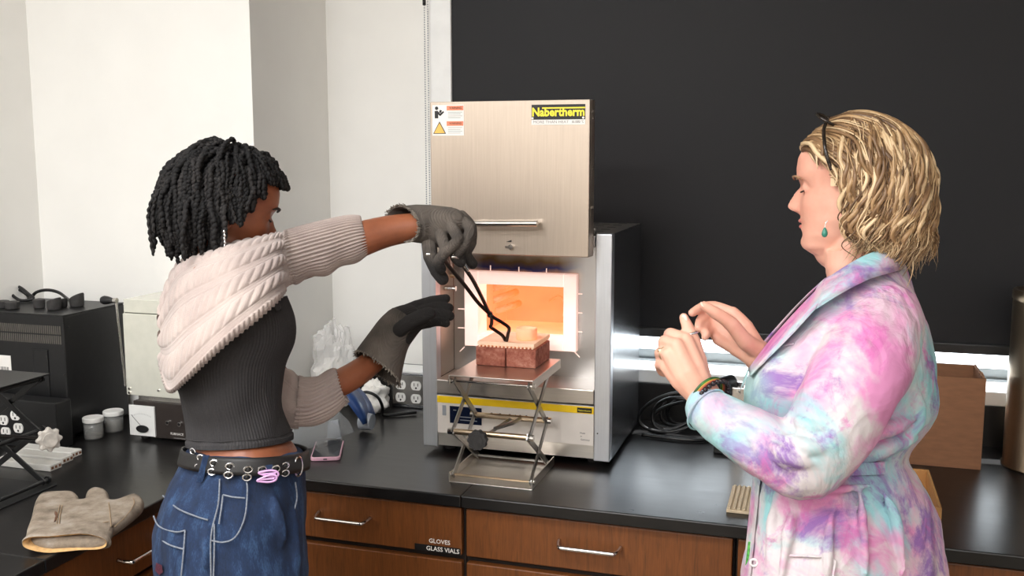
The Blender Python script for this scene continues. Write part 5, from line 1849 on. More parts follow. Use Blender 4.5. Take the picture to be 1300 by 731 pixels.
# shrug with cable panels and ribbed cuffs -------------------------------------
sl = [(203, 395, 1.80, 204, 462, 1.79, .05), (212, 365, 1.81, 210, 484, 1.76, .085), (226, 338, 1.80, 217, 492, 1.715, .105), (246, 325, 1.78, 232, 482, 1.665, .095), (272, 317, 1.755, 257, 460, 1.64, .078), (300, 309, 1.745, 289, 432, 1.63, .066), (328, 303, 1.765, 325, 404, 1.65, .058), (346, 299, 1.79, 352, 380, 1.70, .052), (356, 297, 1.81, 362, 366, 1.77, .047)]
SUB = 22
rows = even(srings(sl, SUB, 330, 0.74))
nR = len(rows)


def braid(xx, v_, wid, per):
    """two-strand cable: xx across in -1..1, v along"""
    ax = abs(xx)
    if ax > 1.25:
        return 0.0
    if ax > 1.0:
        return 0.30 * math.sin(math.pi * (ax - 1.0) / 0.25)
    body_ = math.sqrt(max(0.0, 1 - ax ** 2.4))
    lobe = abs(math.cos(math.pi * (v_ / per + 0.34 * xx)))
    return body_ * (0.35 + 0.65 * lobe ** 0.55)


CAB = ((0.055, 0.034), (0.155, 0.036), (0.255, 0.036), (0.350, 0.034), (0.95, 0.034), (0.85, 0.034), (0.75, 0.034))


def shrug_disp(u, v_, i, j):
    if 0.415 < u < 0.56:
        return 0.0030 + 0.0017 * math.cos(2 * math.pi * v_ / 0.0085)
    for cu_, hw_ in CAB:
        xx = (u - cu_) / hw_
        if abs(xx) < 1.25:
            return 0.0070 * braid(xx, v_, hw_, 0.023) - 0.0010
    return 0.0


rows = displaced(rows, shrug_disp)
S_ = put('shrug', loft(rows, caps=False), 'knit', LW, smooth=True)
S_['label'] = 'beige cable-knit cropped cardigan'
cf = [(352, 299, 1.80, 356, 372, 1.755, .046), (361, 293, 1.825, 371, 359, 1.815, .050), (368, 291, 1.84, 378, 357, 1.84, .052), (390, 285, 1.865, 402, 350, 1.87, .051), (415, 279, 1.885, 425, 343, 1.89, .046), (440, 274, 1.905, 448, 332, 1.91, .041), (455, 274, 1.918, 468, 323, 1.922, .037), (457, 276, 1.92, 469, 321, 1.924, .034)]
rows = srings(cf, 12, 352, 0.97)
rows = displaced(rows, lambda u, v_, i, j: (0.0018 * math.cos(2 * math.pi * 44 * u) if i > 10 else 0.0) + 0.0035 * math.sin(v_ * 95 + 2) * max(0.0, math.cos(2 * math.pi * (u - 0.48))) * (1 if i > 14 else 0))
put('ribbed_cuff', loft(rows, caps=False), 'knit', S_, smooth=True)
ls = [(250, 345, 1.90, 240, 430, 1.90, .08), (285, 372, 1.97, 262, 440, 1.97, .07), (330, 425, 1.98, 295, 470, 1.98, .06), (352, 455, 1.985, 325, 525, 1.985, .052), (372, 476, 1.99, 360, 541, 1.99, .05), (383, 482, 2.0, 378, 540, 2.0, .047)]
rows = srings(ls, 16, 240)
rows = displaced(rows, lambda u, v_, i, j: 0.004 * max(braid(((u * 6) % 1.0 - 0.5) / 0.28, v_, 1, 0.03), 0) + 0.004 * math.sin(v_ * 90 + 6 * u) * (1 if i > 50 else 0))
put('sleeve', loft(rows, caps=False), 'knit', S_, smooth=True)
lc = [(379, 480, 1.995, 372, 541, 1.995, .047), (392, 481, 2.01, 396, 540, 2.01, .046), (410, 475, 2.03, 422, 526, 2.03, .042), (424, 470, 2.045, 440, 513, 2.045, .037), (425, 472, 2.046, 440, 511, 2.046, .034)]
rows = srings(lc, 10, 300)
rows = displaced(rows, lambda u, v_, i, j: 0.002 * math.cos(2 * math.pi * 34 * u) + 0.003 * math.sin(v_ * 70 + 8 * u))
put('ribbed_cuff', loft(rows, caps=False), 'knit', S_, smooth=True)
# far front panel peeping past the chest
put('front_panel', loft([[P(x + dx, y + dy, d) for dx, dy, d in ((-7, -3, 1.86), (5, -2, 1.85), (6, 3, 1.88), (-6, 4, 1.90))] for x, y in ((352, 375), (356, 384), (360, 394), (362, 402))]), 'knit', S_, smooth=True)


# heat gloves -------------------------------------------------------------------
def open_cuff(name, rows, parent, fray):
    o = put(name, loft(rows, caps=False), 'glove', parent, smooth=True)
    add_mod(o, 'SOLIDIFY', thickness=0.004)
    rr_ = random.Random(fray)
    n_ = len(rows[0])
    c = sum(rows[0], Vector()) / n_
    parts = []
    for k in range(150):
        j = rr_.randrange(n_)
        p = rows[0][j] + (rows[0][(j + 1) % n_] - rows[0][j]) * rr_.random()
        out = (rows[0][j] - rows[2][j]).normalized()
        q = p + out * rr_.uniform(0.002, 0.006) + Vector((rr_.gauss(0, 1), rr_.gauss(0, 1), rr_.gauss(0, 1))) * 0.002
        parts.append(tube([p - out * 0.002, (p + q) / 2 + Vector((rr_.gauss(0, 1), rr_.gauss(0, 1), rr_.gauss(0, 1))) * 0.001, q], [0.0013, 0.0011, 0.0006], 4))
    put('frayed_edge', join(*parts), 'glovefray', parent)
    return o


GR = None


def oring(c, h, v, n=40):
    """ring from centre, half axis h and half axis v"""
    return [c + h * math.cos(2 * math.pi * k / n) + v * math.sin(2 * math.pi * k / n) for k in range(n)]


hv = P(531, 286, 1.895) - P(510, 284, 1.935)
vv = (P(516, 260, 1.93) - P(521, 307, 1.93)) / 2
c0 = P(511, 284, 1.935)
rows = [oring(c0, hv, vv), oring(P(518, 284, 1.938), hv * 0.95, vv * 0.98), oring(P(530, 284, 1.942), (P(540, 286, 1.895) - P(530, 284, 1.94)) * 0.95, (P(532, 260, 1.94) - P(536, 309, 1.94)) / 2),
        oring(P(545, 285, 1.945), -vh(545) * 0.040, (P(546, 262, 1.945) - P(545, 312, 1.945)) / 2), oring(P(560, 288, 1.945), -vh(560) * 0.040, (P(563, 264, 1.945) - P(556, 316, 1.945)) / 2), oring(P(570, 288, 1.945), -vh(570) * 0.036, (P(574, 266, 1.945) - P(566, 316, 1.945)) / 2)]
dense = []
for i in range(len(rows) - 1):
    for s in range(4):
        dense.append([rows[i][k].lerp(rows[i + 1][k], s / 4) for k in range(40)])
dense.append(rows[-1])
gsh = [limb([(548, 286, 1.945), (562, 286, 1.945), (576, 284, 1.945), (585, 285, 1.95)], [.030, .036, .032, .022]),
       finger([(586, 274, 1.975), (598, 288, 1.985), (598, 308, 1.985), (592, 322, 1.97), (600, 335, 1.955)], .0115, .0105),
       finger([(583, 277, 1.95), (597, 291, 1.918), (588, 312, 1.892), (578, 325, 1.895), (585, 333, 1.905)], .0118, .0105),
       finger([(572, 286, 1.918), (581, 304, 1.885), (567, 318, 1.876), (560, 328, 1.884)], .0118, .0105),
       finger([(559, 297, 1.912), (565, 318, 1.885), (556, 333, 1.878), (560, 341, 1.886)], .0118, .0105),
       finger([(545, 308, 1.93), (547, 326, 1.915), (555, 344, 1.905), (562, 354, 1.905)], .0155, .0125)]
GR = fuse('heat_glove', gsh, 'glove_up', LW, 0.0021, 1)
GR['label'] = 'grey knitted heat glove on the raised hand'
open_cuff('cuff', dense, GR, 3)
GL = None
gl_c = [(451, 447, 2.10, 508, 487, 2.09, .045), (456, 440, 2.11, 510, 476, 2.10, .044), (468, 424, 2.12, 514, 456, 2.11, .041), (480, 408, 2.125, 519, 440, 2.12, .038), (490, 398, 2.13, 527, 428, 2.125, .034), (498, 392, 2.135, 533, 420, 2.13, .030)]
gsh = [loft(srings([(483, 406, 2.125, 520, 437, 2.12, .034), (492, 395, 2.13, 529, 425, 2.125, .032), (504, 389, 2.14, 538, 416, 2.135, .028), (518, 386, 2.15, 545, 412, 2.145, .022), (526, 388, 2.15, 548, 410, 2.145, .015)], 4, 28)),
       finger([(506, 397, 2.17), (528, 388, 2.185), (548, 382, 2.19), (566, 379, 2.185)], .0125, .0105),
       finger([(516, 402, 2.165), (540, 393, 2.18), (556, 389, 2.18), (570, 391, 2.17)], .0125, .0110),
       finger([(524, 408, 2.155), (544, 401, 2.165), (558, 398, 2.165), (571, 401, 2.155)], .0125, .0110),
       finger([(526, 414, 2.14), (544, 410, 2.145), (556, 408, 2.145), (566, 410, 2.14)], .0115, .0100),
       finger([(500, 424, 2.10), (520, 409, 2.075), (536, 401, 2.07), (545, 398, 2.075)], .0165, .0140)]
GL = fuse('heat_glove', gsh, 'glove_low', LW, 0.0021, 1)
GL['label'] = 'grey knitted heat glove on the lowered hand'
open_cuff('cuff', srings(gl_c, 4, 40, tau=0.55), GL, 4)

# crucible tongs -----------------------------------------------------------------
tipd = 2.205 / ray(643, 433).y
TG = thing('tongs', 'long dark iron tongs reaching from the glove to the hot plate', 'tongs', P(600, 370, 2.05))


def dd(x, y):
    t_ = (y - 325) / (433 - 325)
    return 1.925 + (tipd - 1.925) * t_


def trod(seq, r, off=0.0):
    return tube(crom([P(x, y, dd(x, y) + off) for x, y in seq], 6), r, 10)


put('arm', trod([(563, 328), (570, 338), (590, 362), (606, 383), (618, 395), (627, 403), (637, 409), (646, 416), (645, 424), (643, 433)], 0.0042, -0.003), 'ironblack', TG, smooth=True)
put('arm', trod([(582, 325), (588, 337), (600, 355), (612, 378), (619, 393), (624, 403), (624, 411), (623, 415), (630, 420), (638, 426), (642, 433)], 0.0042, 0.004), 'ironblack', TG, smooth=True)
pv = P(622, 399, dd(622, 399))
put('pivot', cyl(pv - vh(622) * 0.010, pv + vh(622) * 0.010, 0.0065, n=16), 'ironblack', TG, smooth=False)
put('handle_rod', join(trod([(563, 328), (556, 325), (548, 323), (541, 323)], 0.0036, -0.012), trod([(582, 326), (577, 323), (573, 325), (577, 330)], 0.0036, -0.03)), 'chrome', TG, smooth=True)
put('handle_rod', trod([(573, 326), (580, 327), (588, 335), (594, 343)], 0.0034, -0.045), 'chrome', TG, smooth=True)

# ---------------------------------------------------------------- woman in the tie-dyed coat
rc0 = P(1080, 650, 1.65)
RW = thing('person', 'person in a tie-dyed pink, violet and aqua coat, both hands raised in front', 'person', (rc0.x, rc0.y, 0))
HR = head_matrix(1083, 237, 1.65, math.radians(7), math.radians(3), -1, 1.0)
lw = limb([(1010, 580, 1.44), (955, 555, 1.475), (915, 531, 1.517), (899, 513, 1.545), (893, 500, 1.556)], [.036, .034, .030, .0275, .0265])
hand_l = [finger([(897, 503, 1.553), (884, 466, 1.560), (871, 432, 1.572)], .017, .0125), finger([(893, 503, 1.550), (874, 470, 1.553), (859, 438, 1.560)], .018, .0125), finger([(890, 506, 1.553), (866, 478, 1.556), (849, 450, 1.562)], .017, .0120), finger([(888, 508, 1.560), (862, 484, 1.563), (845, 464, 1.572)], .015, .0110),
          finger([(871, 432, 1.572), (851, 423, 1.598), (850, 434, 1.625), (862, 442, 1.632)], .0100, .0080),
          finger([(859, 438, 1.560), (843, 433, 1.586), (845, 446, 1.620), (857, 451, 1.628)], .0102, .0082),
          finger([(849, 450, 1.562), (838, 448, 1.588), (842, 460, 1.618), (853, 463, 1.626)], .0098, .0078),
          finger([(845, 464, 1.572), (837, 463, 1.594), (841, 472, 1.616), (850, 474, 1.622)], .0088, .0070),
          finger([(893, 486, 1.575), (886, 456, 1.580), (880, 433, 1.586), (873, 415, 1.592), (868, 403, 1.596)], .0155, .0078)]
hand_r = [limb([(1010, 520, 1.78), (985, 480, 1.73), (962, 450, 1.69)], [.036, .031, .0265]),
          finger([(962, 446, 1.685), (945, 415, 1.692), (930, 397, 1.698)], .018, .0115), finger([(964, 450, 1.69), (943, 423, 1.70), (923, 407, 1.71)], .018, .0115), finger([(962, 454, 1.69), (938, 433, 1.70), (916, 419, 1.712)], .017, .0110), finger([(958, 457, 1.688), (935, 443, 1.70), (911, 431, 1.705)], .015, .0100),
          finger([(962, 444, 1.675), (946, 433, 1.66), (928, 411, 1.645), (908, 397, 1.638), (894, 388, 1.638)], .0165, .0082),
          finger([(930, 397, 1.698), (908, 389, 1.712), (891, 390, 1.706), (879, 397, 1.695)], .0102, .0076),
          finger([(923, 407, 1.71), (902, 398, 1.722), (890, 406, 1.708), (887, 416, 1.692)], .0102, .0078),
          finger([(916, 419, 1.712), (900, 410, 1.72), (894, 417, 1.700), (897, 424, 1.686)], .0096, .0074),
          finger([(911, 431, 1.705), (903, 420, 1.71), (897, 424, 1.695), (895, 428, 1.684)], .0086, .0068)]
bt_r = [(975, 620, 1.65, 1140, 620, 1.65, .13), (985, 560, 1.65, 1140, 560, 1.65, .13), (975, 480, 1.65, 1160, 480, 1.65, .15), (1010, 410, 1.65, 1150, 400, 1.65, .15), (1035, 380, 1.65, 1140, 365, 1.65, .10), (1050, 352, 1.65, 1138, 335, 1.65, .06), (1048, 338, 1.65, 1130, 320, 1.65, .056), (1048, 318, 1.65, 1128, 300, 1.65, .055)]
fuse('body', [loft(srings(bt_r, 3, 30)), head_shape(HR, 1.06, 0.95), limb([(1090, 262, 1.65), (1092, 345, 1.65)], [.05, .056]),
              ball(HR @ Vector((0, 0.030, -0.103)), 0.036, n=16, m=10), lw] + hand_l + hand_r, 'skin_fair', RW, 0.0028, 3)
for s in (-1, 1):
    put('eyebrow', tube([HR @ Vector((s * x, y, z)) for x, y, z in ((0.012, 0.0935, 0.016), (0.024, 0.0930, 0.0210), (0.037, 0.0870, 0.0220), (0.047, 0.076, 0.018))], [0.0015, 0.0022, 0.002, 0.001], 6), simple('light_brow', (150, 116, 86), 0.8), RW, smooth=True)
    put('eyelashes', tube([HR @ Vector((s * x, y, z)) for x, y, z in ((0.019, 0.0745, -0.002), (0.026, 0.0790, -0.0045), (0.034, 0.0790, -0.005), (0.043, 0.073, -0.003))], [0.0008, 0.0014, 0.0016, 0.0012], 6), 'lash', RW)
put('lips', join(*[tube([HR @ Vector((x, 0.0862 - abs(x) * abs(x) * 18 + dy, zz)) for x in (-0.022, -0.012, -0.004, 0.004, 0.012, 0.022)], [0.001, 0.0028, 0.0036, 0.0036, 0.0028, 0.001], 8) for zz, dy in ((-0.0545, 0.0), (-0.0645, -0.001))]), 'lips_fair', RW, smooth=True)


def nail(c, nrm, along, w_, l_):
    c, nrm, along = Vector(c), Vector(nrm).normalized(), Vector(along).normalized()
    s_ = nrm.cross(along).normalized()
    rows_ = []
    for a_ in (-1, -0.6, 0, 0.6, 1):
        k = math.sqrt(max(0.15, 1 - a_ * a_ * 0.8))
        rows_.append([c + along * (l_ * a_) + s_ * (w_ * k * b_) - nrm * (0.0012 * b_ * b_) for b_ in (-1, -0.5, 0, 0.5, 1)] + [c + along * (l_ * a_) + s_ * (w_ * k * b_) - nrm * (0.0012 * b_ * b_ + 0.0012) for b_ in (1, 0.5, 0, -0.5, -1)])
    return loft(rows_)


tv = P(868, 403, 1.596) - P(873, 415, 1.592)
put('thumbnail', nail(P(868.5, 404, 1.588), -vh(868) + RGT * -0.3, tv, 0.0052, 0.0065), 'nail', RW, smooth=True)
tv = P(894, 388, 1.638) - P(908, 397, 1.638)
put('thumbnail', nail(P(893.5, 386.0, 1.634), ZA + vh(890) * -0.5, tv, 0.0052, 0.0065), 'nail', RW, smooth=True)
# rings
tq, tdv = P(877, 425, 1.589), (P(873, 415, 1.592) - P(880, 433, 1.586)).normalized()
u_, w2 = frame_of(tdv)
put('thumb_ring', tube([tq + tdv * 0.003 * math.cos(2 * math.pi * k / 24) * 0.3 + (u_ * math.cos(2 * math.pi * k / 24) + w2 * math.sin(2 * math.pi * k / 24)) * 0.0113 for k in range(24)], 0.0022, 8, closed=True), 'silver', RW, smooth=True)
tq, tdv = P(845, 449, 1.573), (P(838, 448, 1.588) - P(849, 450, 1.562)).normalized()
u_, w2 = frame_of(tdv)
put('finger_ring', join(tube([tq + (u_ * math.cos(2 * math.pi * k / 24) + w2 * math.sin(2 * math.pi * k / 24)) * 0.0112 for k in range(24)], 0.0012, 6, closed=True), ball(P(837.5, 445, 1.575), 0.004, n=8, m=6)), 'brassrod', RW, smooth=True)
# bracelets at the near wrist
ax_ = (P(893, 498, 1.558) - P(915, 517, 1.53)).normalized()
u_, w2 = frame_of(ax_)


def bangle(c, r, rt, n=40, sq=1.0):
    return tube([c + (u_ * math.cos(2 * math.pi * k / n) * sq + w2 * math.sin(2 * math.pi * k / n)) * r for k in range(n)], rt, 8, closed=True)


put('green_bracelet', bangle(P(897, 501, 1.553), 0.0315, 0.0024), simple('green_cord', (46, 96, 44), 0.5, var=0.4, nscale=80), RW, smooth=True)
put('red_bracelet', bangle(P(900, 503.5, 1.549), 0.0312, 0.0015), simple('red_cord', (168, 76, 58), 0.6), RW, smooth=True)
put('yellow_bracelet', bangle(P(898.5, 502.5, 1.551), 0.0316, 0.0010), simple('yellow_cord', (188, 160, 60), 0.6), RW, smooth=True)
bc = P(904, 506.5, 1.545)
put('bead_bracelet', join(*[ball(bc + (u_ * math.cos(2 * math.pi * k / 26) + w2 * math.sin(2 * math.pi * k / 26)) * 0.0335, 0.0042, n=8, m=6) for k in range(26)]), simple('dark_beads', (36, 26, 30), 0.25, var=0.3), RW, smooth=True)

# coat -----------------------------------------------------------------------------
D_ = 1.65
coat = [(1044, 356, D_, 1142, 326, D_, .066), (1030, 376, D_, 1154, 350, D_, .115), (1006, 405, D_, 1167, 385, D_, .160), (976, 440, D_, 1180, 420, D_, .180), (953, 470, D_, 1187, 452, D_, .182), (945, 495, D_, 1190, 485, D_, .178), (950, 530, D_, 1189, 522, D_, .170), (961, 562, D_, 1174, 552, D_, .164), (966, 590, D_, 1154, 582, D_, .160), (962, 610, D_, 1164, 602, D_, .170), (954, 650, D_, 1187, 645, D_, .185), (946, 700, D_, 1200, 695, D_, .198), (938, 760, D_, 1207, 755, D_, .203), (932, 900, D_, 1214, 900, D_, .205), (930, 1080, D_, 1216, 1080, D_, .208)]
cs_ = [loft(srings(coat, 4, 56, 0.96, tau=0.22))]
cs_.append(limb([(1114, 408, 1.555), (1102, 446, 1.50), (1080, 492, 1.455), (1050, 548, 1.435), (1022, 585, 1.43), (988, 574, 1.445), (950, 553, 1.475), (915, 532, 1.515), (896, 520, 1.538)], [.070, .073, .069, .063, .056, .050, .045, .039, .035], 5, 24))
cs_.append(limb([(1105, 395, 1.77), (1070, 470, 1.82), (1030, 545, 1.83), (1005, 515, 1.79), (985, 482, 1.74)], [.072, .066, .056, .046, .040], 5, 20))
for seq, r_ in (([(990, 552, 1.405), (1008, 560, 1.388), (1032, 568, 1.374), (1062, 566, 1.380)], .010), ([(1008, 530, 1.405), (1026, 541, 1.390), (1058, 545, 1.379)], .010), ([(1022, 506, 1.41), (1048, 516, 1.397), (1085, 512, 1.395)], .010), ([(975, 560, 1.41), (990, 578, 1.394), (1012, 596, 1.380)], .010),
                ([(955, 555, 1.43), (965, 575, 1.42), (985, 600, 1.405)], .009), ([(975, 560, 1.405), (1000, 580, 1.378), (1035, 590, 1.372)], .009), ([(1135, 430, 1.485), (1128, 480, 1.445), (1100, 530, 1.405)], .011), ([(930, 520, 1.475), (925, 545, 1.475), (930, 560, 1.48)], .006),
                ([(1148, 470, 1.53), (1166, 520, 1.545), (1155, 555, 1.53)], .012), ([(1085, 582, 1.50), (1120, 572, 1.498), (1165, 555, 1.55)], .013), ([(1090, 560, 1.492), (1125, 545, 1.49), (1165, 530, 1.53)], .010), ([(1120, 622, 1.485), (1138, 660, 1.478), (1150, 731, 1.472)], .007), ([(1060, 640, 1.478), (1052, 680, 1.462), (1050, 740, 1.455)], .008), ([(1010, 640, 1.50), (1000, 680, 1.485), (990, 740, 1.48)], .009), ([(1105, 400, 1.50), (1085, 425, 1.455), (1055, 470, 1.43)], .008), ([(1120, 460, 1.455), (1105, 500, 1.42), (1080, 540, 1.395)], .009), ([(1160, 430, 1.57), (1165, 470, 1.555), (1150, 510, 1.535)], .010), ([(1020, 615, 1.505), (1060, 622, 1.475), (1110, 614, 1.472)], .007), ([(985, 615, 1.54), (982, 655, 1.52), (975, 720, 1.51)], .009), ([(1090, 615, 1.475), (1095, 660, 1.462), (1100, 731, 1.455)], .007)):
    cs_.append(fold(seq, r_ * (1.25 if seq[0][1] < 580 else 1.0), 0.001))
CO = fuse('coat', cs_, 'tiedye', RW, 0.0038, 3)
CO['label'] = 'tie-dyed pink, violet and aqua coat'
tx2 = bpy.data.textures.new('cotton_folds', 'CLOUDS')
tx2.noise_scale = 0.06
add_mod(CO, 'DISPLACE', texture=tx2, strength=0.009, mid_level=0.5, texture_coords='GLOBAL')


def strip(name, pairs, mat, parent, th=0.004, sub=5):
    """flat cloth strip with thickness between an inner and an outer edge given in pixels with depth"""
    c = cr_list([list(a) + list(b) for a, b in pairs], sub)
    rws = []
    for q in c:
        A, B = P(*q[:3]), P(*q[3:])
        n_ = -vh((q[0] + q[3]) / 2) * th
        mid = (A + B) / 2 + n_ * 1.2
        rws.append([A, A + n_ * 0.6, mid + n_ * 0.5, B + n_ * 0.6, B, mid - n_ * 0.9])
    return put(name, loft(rws), mat, parent, smooth=True)


strip('collar', [((1144, 316, 1.72), (1150, 340, 1.72)), ((1142, 315, 1.64), (1149, 341, 1.62)), ((1128, 315, 1.580), (1134, 345, 1.545)), ((1102, 322, 1.560), (1104, 354, 1.510)), ((1074, 337, 1.560), (1070, 371, 1.490)), ((1048, 354, 1.575), (1036, 392, 1.485))], 'tiedye', CO, 0.006)
strip('lapel', [((1050, 354, 1.60), (1036, 391, 1.490)), ((1030, 374, 1.61), (1026, 402, 1.485)), ((1005, 400, 1.615), (1000, 430, 1.500)), ((975, 434, 1.62), (976, 454, 1.530)), ((950, 468, 1.625), (953, 478, 1.56))], 'tiedye', CO, 0.006)
strip('lapel', [((1048, 352, 1.70), (1030, 372, 1.71)), ((1020, 378, 1.70), (1006, 396, 1.72)), ((990, 410, 1.70), (978, 430, 1.72)), ((960, 446, 1.70), (950, 468, 1.72)), ((948, 480, 1.69), (938, 498, 1.70))], 'tiedye', CO, 0.005)
# pockets, waist seam and front edge
cs_tab = coat


def coat_pt(x, y, lift=0.006):
    return side_pt(x, y, lift, cs_tab, 0.22)


pk = []
for (seq, nm) in (([(1000, 705), (1030, 706), (1058, 710), (1058, 731), (1056, 790)], 'pocket'), ([(975, 442), (995, 438), (1008, 436)], 'breast_pocket')):
    put(nm, tube(crom([coat_pt(x, y, 0.005) for x, y in seq], 6), 0.0022, 6), 'tiedye', CO, smooth=True)
def surf_strip(name, pairs, th=0.004):
    rws = []
    for (a_, b_) in pairs:
        A, B = coat_pt(*a_, 0.009), coat_pt(*b_, 0.009)
        n_ = -vh(a_[0]) * th
        rws.append([A - n_, A + n_, B + n_, B - n_])
    return put(name, loft(rws), 'tiedye', CO, smooth=False, bevel=0.001)


surf_strip('belt_band', [((x, 588 - (x - 1040) * 0.03), (x, 604 - (x - 1040) * 0.03)) for x in range(1040, 1136, 12)])
surf_strip('front_edge', [((956 - (y - 600) * 0.10, y), (966 - (y - 600) * 0.10, y)) for y in range(600, 740, 15)])
bq = coat_pt(957, 714, 0.012)
put('button', eyelet(bq, -vh(957), ZA, 0.0055, 0.0055, 0.0018), 'white_plastic', CO)
put('cuff_seam', tube([P(897, 520, 1.538) + (u_ * math.cos(2 * math.pi * k / 30) + w2 * math.sin(2 * math.pi * k / 30)) * 0.0375 for k in range(30)], 0.0016, 6, closed=True), 'tiedye', CO)
# hanging green cord tag at the front edge
put('lanyard', tube(crom([coat_pt(952, 688, 0.003), coat_pt(950, 705, 0.003), coat_pt(948, 722, 0.003), coat_pt(947, 738, 0.003)], 5), 0.0028, 6), simple('green_lanyard', (70, 150, 60), 0.7, var=0.3, nscale=150), CO)
# trousers and shoes below the frame
lg = []
for s in (-1, 1):
    lg.append(tube([(rc0.x, rc0.y + 0.09 * s, 0.62), (rc0.x, rc0.y + 0.09 * s, 0.35), (rc0.x, rc0.y + 0.09 * s, 0.045)], [.085, .072, .065], 20))
    shoe('shoe', (rc0.x, rc0.y + 0.09 * s, 0), (-1, 0.05, 0), RW)
for q in lg:
    put('trouser_leg', q, 'trousers', RW, smooth=True)

# wavy blond bob ---------------------------------------------------------------------
rg = random.Random(8)
HRi = HR.inverted()


def env(k):
    return (0.086 * k, 0.106 * k, 0.112 * k)


paths, rads = [], []


def grow(p, dr, L, steps, grav, wave, amp, kmin, kgrow, back, curl):
    pts = [p.copy()]
    cur = p.copy()
    oc = rg.uniform(0.90, 1.05)
    lock = int((math.atan2(p.x, p.y) + 3.2) * 5.0) * 7 + int(p.z * 40)
    ph = (lock * 2.399) % 6.283 + rg.gauss(0, 0.22)
    fr = (0.85 + 0.3 * ((lock * 0.618) % 1.0)) * wave
    for k in range(steps):
        tt = (k + 1) / steps
        dr = (dr + Vector((0, 0, -1)) * grav + Vector((0, -1, 0)) * back * max(0, 1 - tt * 1.6)).normalized()
        if tt > 0.78:
            dr = (dr + Vector((-cur.x, -(cur.y + 0.02), 0)) * curl).normalized()
        cur = cur + dr * (L / steps)
        kk = kmin + kgrow * min(1.0, tt * 1.5) * (0.25 if cur.z > 0.06 else (0.6 if cur.z > 0.02 else 1.0))
        ex, ey, ez = env(kk)
        zz = max(cur.z, -0.015) if cur.z < 0 else cur.z
        s_ = (cur.x / ex) ** 2 + ((cur.y + 0.012) / ey) ** 2 + ((zz - 0.004) / ez) ** 2
        if s_ < 1 and cur.z > -0.10:
            q = 1 / math.sqrt(max(s_, 1e-4))
            cur = Vector((cur.x * q, (cur.y + 0.012) * q - 0.012, cur.z if cur.z < 0 else (cur.z - 0.004) * q + 0.004))
        so = (cur.x / (0.101 * oc)) ** 2 + ((cur.y + 0.013) / (0.113 * oc)) ** 2 + (max(cur.z - 0.004, 0) / 0.1185) ** 2
        if so > 1:
            so = math.sqrt(so)
            cur = Vector((cur.x / so, (cur.y + 0.013) / so - 0.013, cur.z if cur.z < 0.004 else (cur.z - 0.004) / so + 0.004))
        out = Vector((cur.x, cur.y, 0)).normalized()
        sd = out.cross(ZA)
        wv = amp * min(1.0, tt * 1.5) * math.sin(ph + fr * tt * 6.28)
        pts.append(cur + sd * wv + out * (amp * 0.5 * tt * math.cos(ph + fr * tt * 6.28)))
    return pts


n_s = 0
while n_s < 1900:
    z = rg.uniform(0.0, 0.112)
    a = rg.uniform(-math.pi, math.pi)
    fx = abs(math.degrees(a))
    if fx < 70 and z < 0.058:
        continue
    if fx < 100 and z < 0.01:
        continue
    cz = (z - 0.004) / 0.108
    if abs(cz) >= 1:
        continue
    q = math.sqrt(1 - cz * cz)
    p = Vector((0.078 * q * math.sin(a), -0.006 + 0.098 * q * math.cos(a), z))
    nrm = Vector((p.x, p.y * 0.7, p.z * 0.7)).normalized()
    front = fx < 75
    thick = n_s < 420
    dr = (nrm * 0.22 + Vector((math.copysign(0.30, p.x), -0.75 if front else -0.15, 0.15 if front else 0.0)) + Vector((rg.gauss(0, .10), rg.gauss(0, .10), 0))).normalized()
    if fx < 48:
        dr = (nrm * 0.75 + Vector((math.copysign(0.2, p.x), 0.12, 0.30))).normalized()
    zb = rg.uniform(-0.118, -0.080)
    if abs(p.x) > 0 and fx < 110:
        zb = rg.uniform(-0.112, -0.070)
    L = (p.z - zb) * rg.uniform(1.08, 1.22) + (0.06 if front else 0.012) + (0.03 if z > 0.09 else 0)
    pts = grow(p, dr, L, 20, 0.24 if front else 0.30, 2.6, rg.uniform(0.008, 0.013), 1.0, rg.uniform(0.05, 0.22) if thick else rg.uniform(0.08, 0.26), 0.30 if front else 0.04, rg.uniform(0, 7))
    # face stays clear
    cutp = []
    for q_ in pts:
        if q_.y > (0.026 if q_.z > 0.0 else 0.010) and q_.z < 0.032:
            break
        if q_.y > 0.055 and q_.z < 0.055:
            break
        cutp.append(q_)
    if len(cutp) < 8:
        continue
    fine = crom(cutp, 2)
    m_ = len(fine)
    r0 = rg.uniform(0.0028, 0.0045) if thick else rg.uniform(0.0007, 0.0014)
    rr = [r0 * min(1.0, 0.5 + i / 6) * (1 if i < m_ * 0.7 else max(0.12, 1 - (i - m_ * 0.7) / (m_ * 0.3))) for i in range(m_)]
    paths.append([HR @ q_ for q_ in fine])
    rads.append(rr)
    n_s += 1
base_v, base_f = ball((0, 0, 0), 1, n=36, m=24)
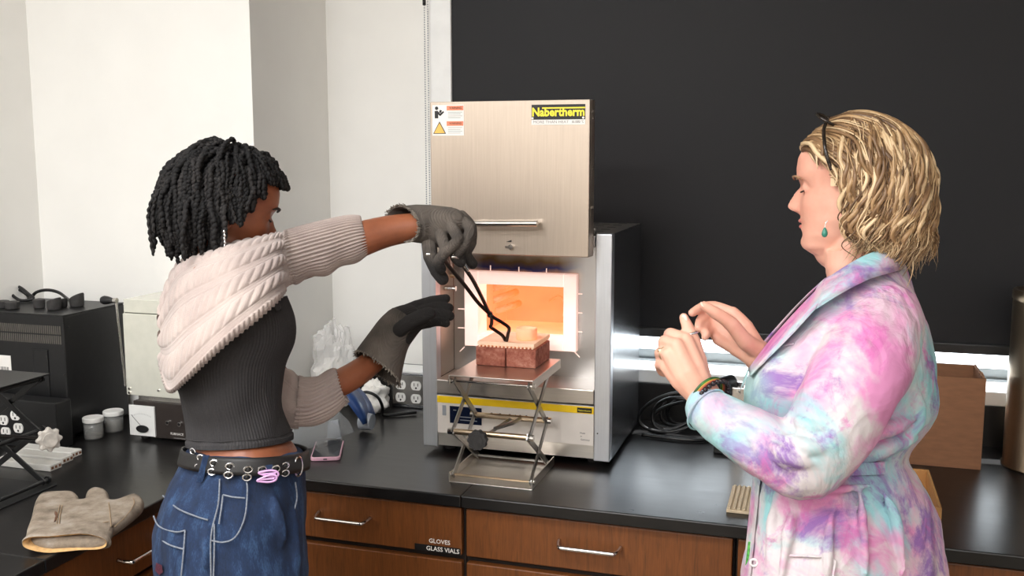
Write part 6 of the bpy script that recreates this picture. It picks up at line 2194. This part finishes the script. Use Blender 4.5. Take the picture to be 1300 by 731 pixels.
cap = [(0.083 * x, -0.010 + 0.101 * y, 0.004 + 0.110 * z) for x, y, z in base_v]
keep = [f for f in base_f if all(not (cap[i][1] > 0.03 and cap[i][2] < 0.052) and not (cap[i][1] > 0.0 and cap[i][2] < 0.0) and cap[i][2] > -0.09 for i in f)]
hb_ = put('hair', join(strand_tubes(paths, rads, 5), ([tuple(HR @ Vector(c)) for c in cap], keep)), 'hair_blond', RW, smooth=True)
# green drop earring
e0 = P(1047, 294.5, 1.578)
put('earring', join(lathe([(0.0001, -0.0085), (0.003, -0.0075), (0.0048, -0.004), (0.0045, 0.0), (0.002, 0.006), (0.0001, 0.008)], e0, 14)), 'turquoise', RW, smooth=True)
put('earring_hook', tube(crom([e0 + ZA * 0.007, e0 + ZA * 0.014 + RGT * 0.001, e0 + ZA * 0.018 + RGT * 0.004], 4), 0.0007, 6), 'silver', RW)
# glasses pushed up on the head
SG = thing('sunglasses', 'dark tortoiseshell glasses pushed up on the head above the tie-dyed coat', 'glasses', HR @ Vector((0, 0.03, 0.12)))
for s in (-1, 1):
    pts = [HR @ Vector((s * 0.034 + 0.027 * math.cos(a), 0.034 + 0.018 * math.sin(a), 0.113 + 0.012 * math.sin(a) - 0.10 * abs(s * 0.034 + 0.027 * math.cos(a)) ** 1.2)) for a in [2 * math.pi * k / 28 for k in range(28)]]
    fr_ = put('rim', tube(pts, 0.0024, 8, closed=True), 'tortoise', SG, smooth=True)
    cen_ = sum(pts, Vector()) / 28
    put('lens', ([tuple(p) for p in pts] + [tuple(cen_)], [(i, (i + 1) % 28, 28) for i in range(28)]), 'lens', fr_)
    put('temple', tube(crom([HR @ Vector((s * x, y, z)) for x, y, z in ((0.060, 0.034, 0.104), (0.078, 0.034, 0.092), (0.094, 0.030, 0.068), (0.098, 0.026, 0.050), (0.096, 0.020, 0.030))], 5), 0.003, 8), 'tortoise', SG, smooth=True)
put('bridge', tube(crom([HR @ Vector((x, 0.038, 0.118)) for x in (-0.009, 0, 0.009)], 4), 0.002, 6), 'tortoise', SG)
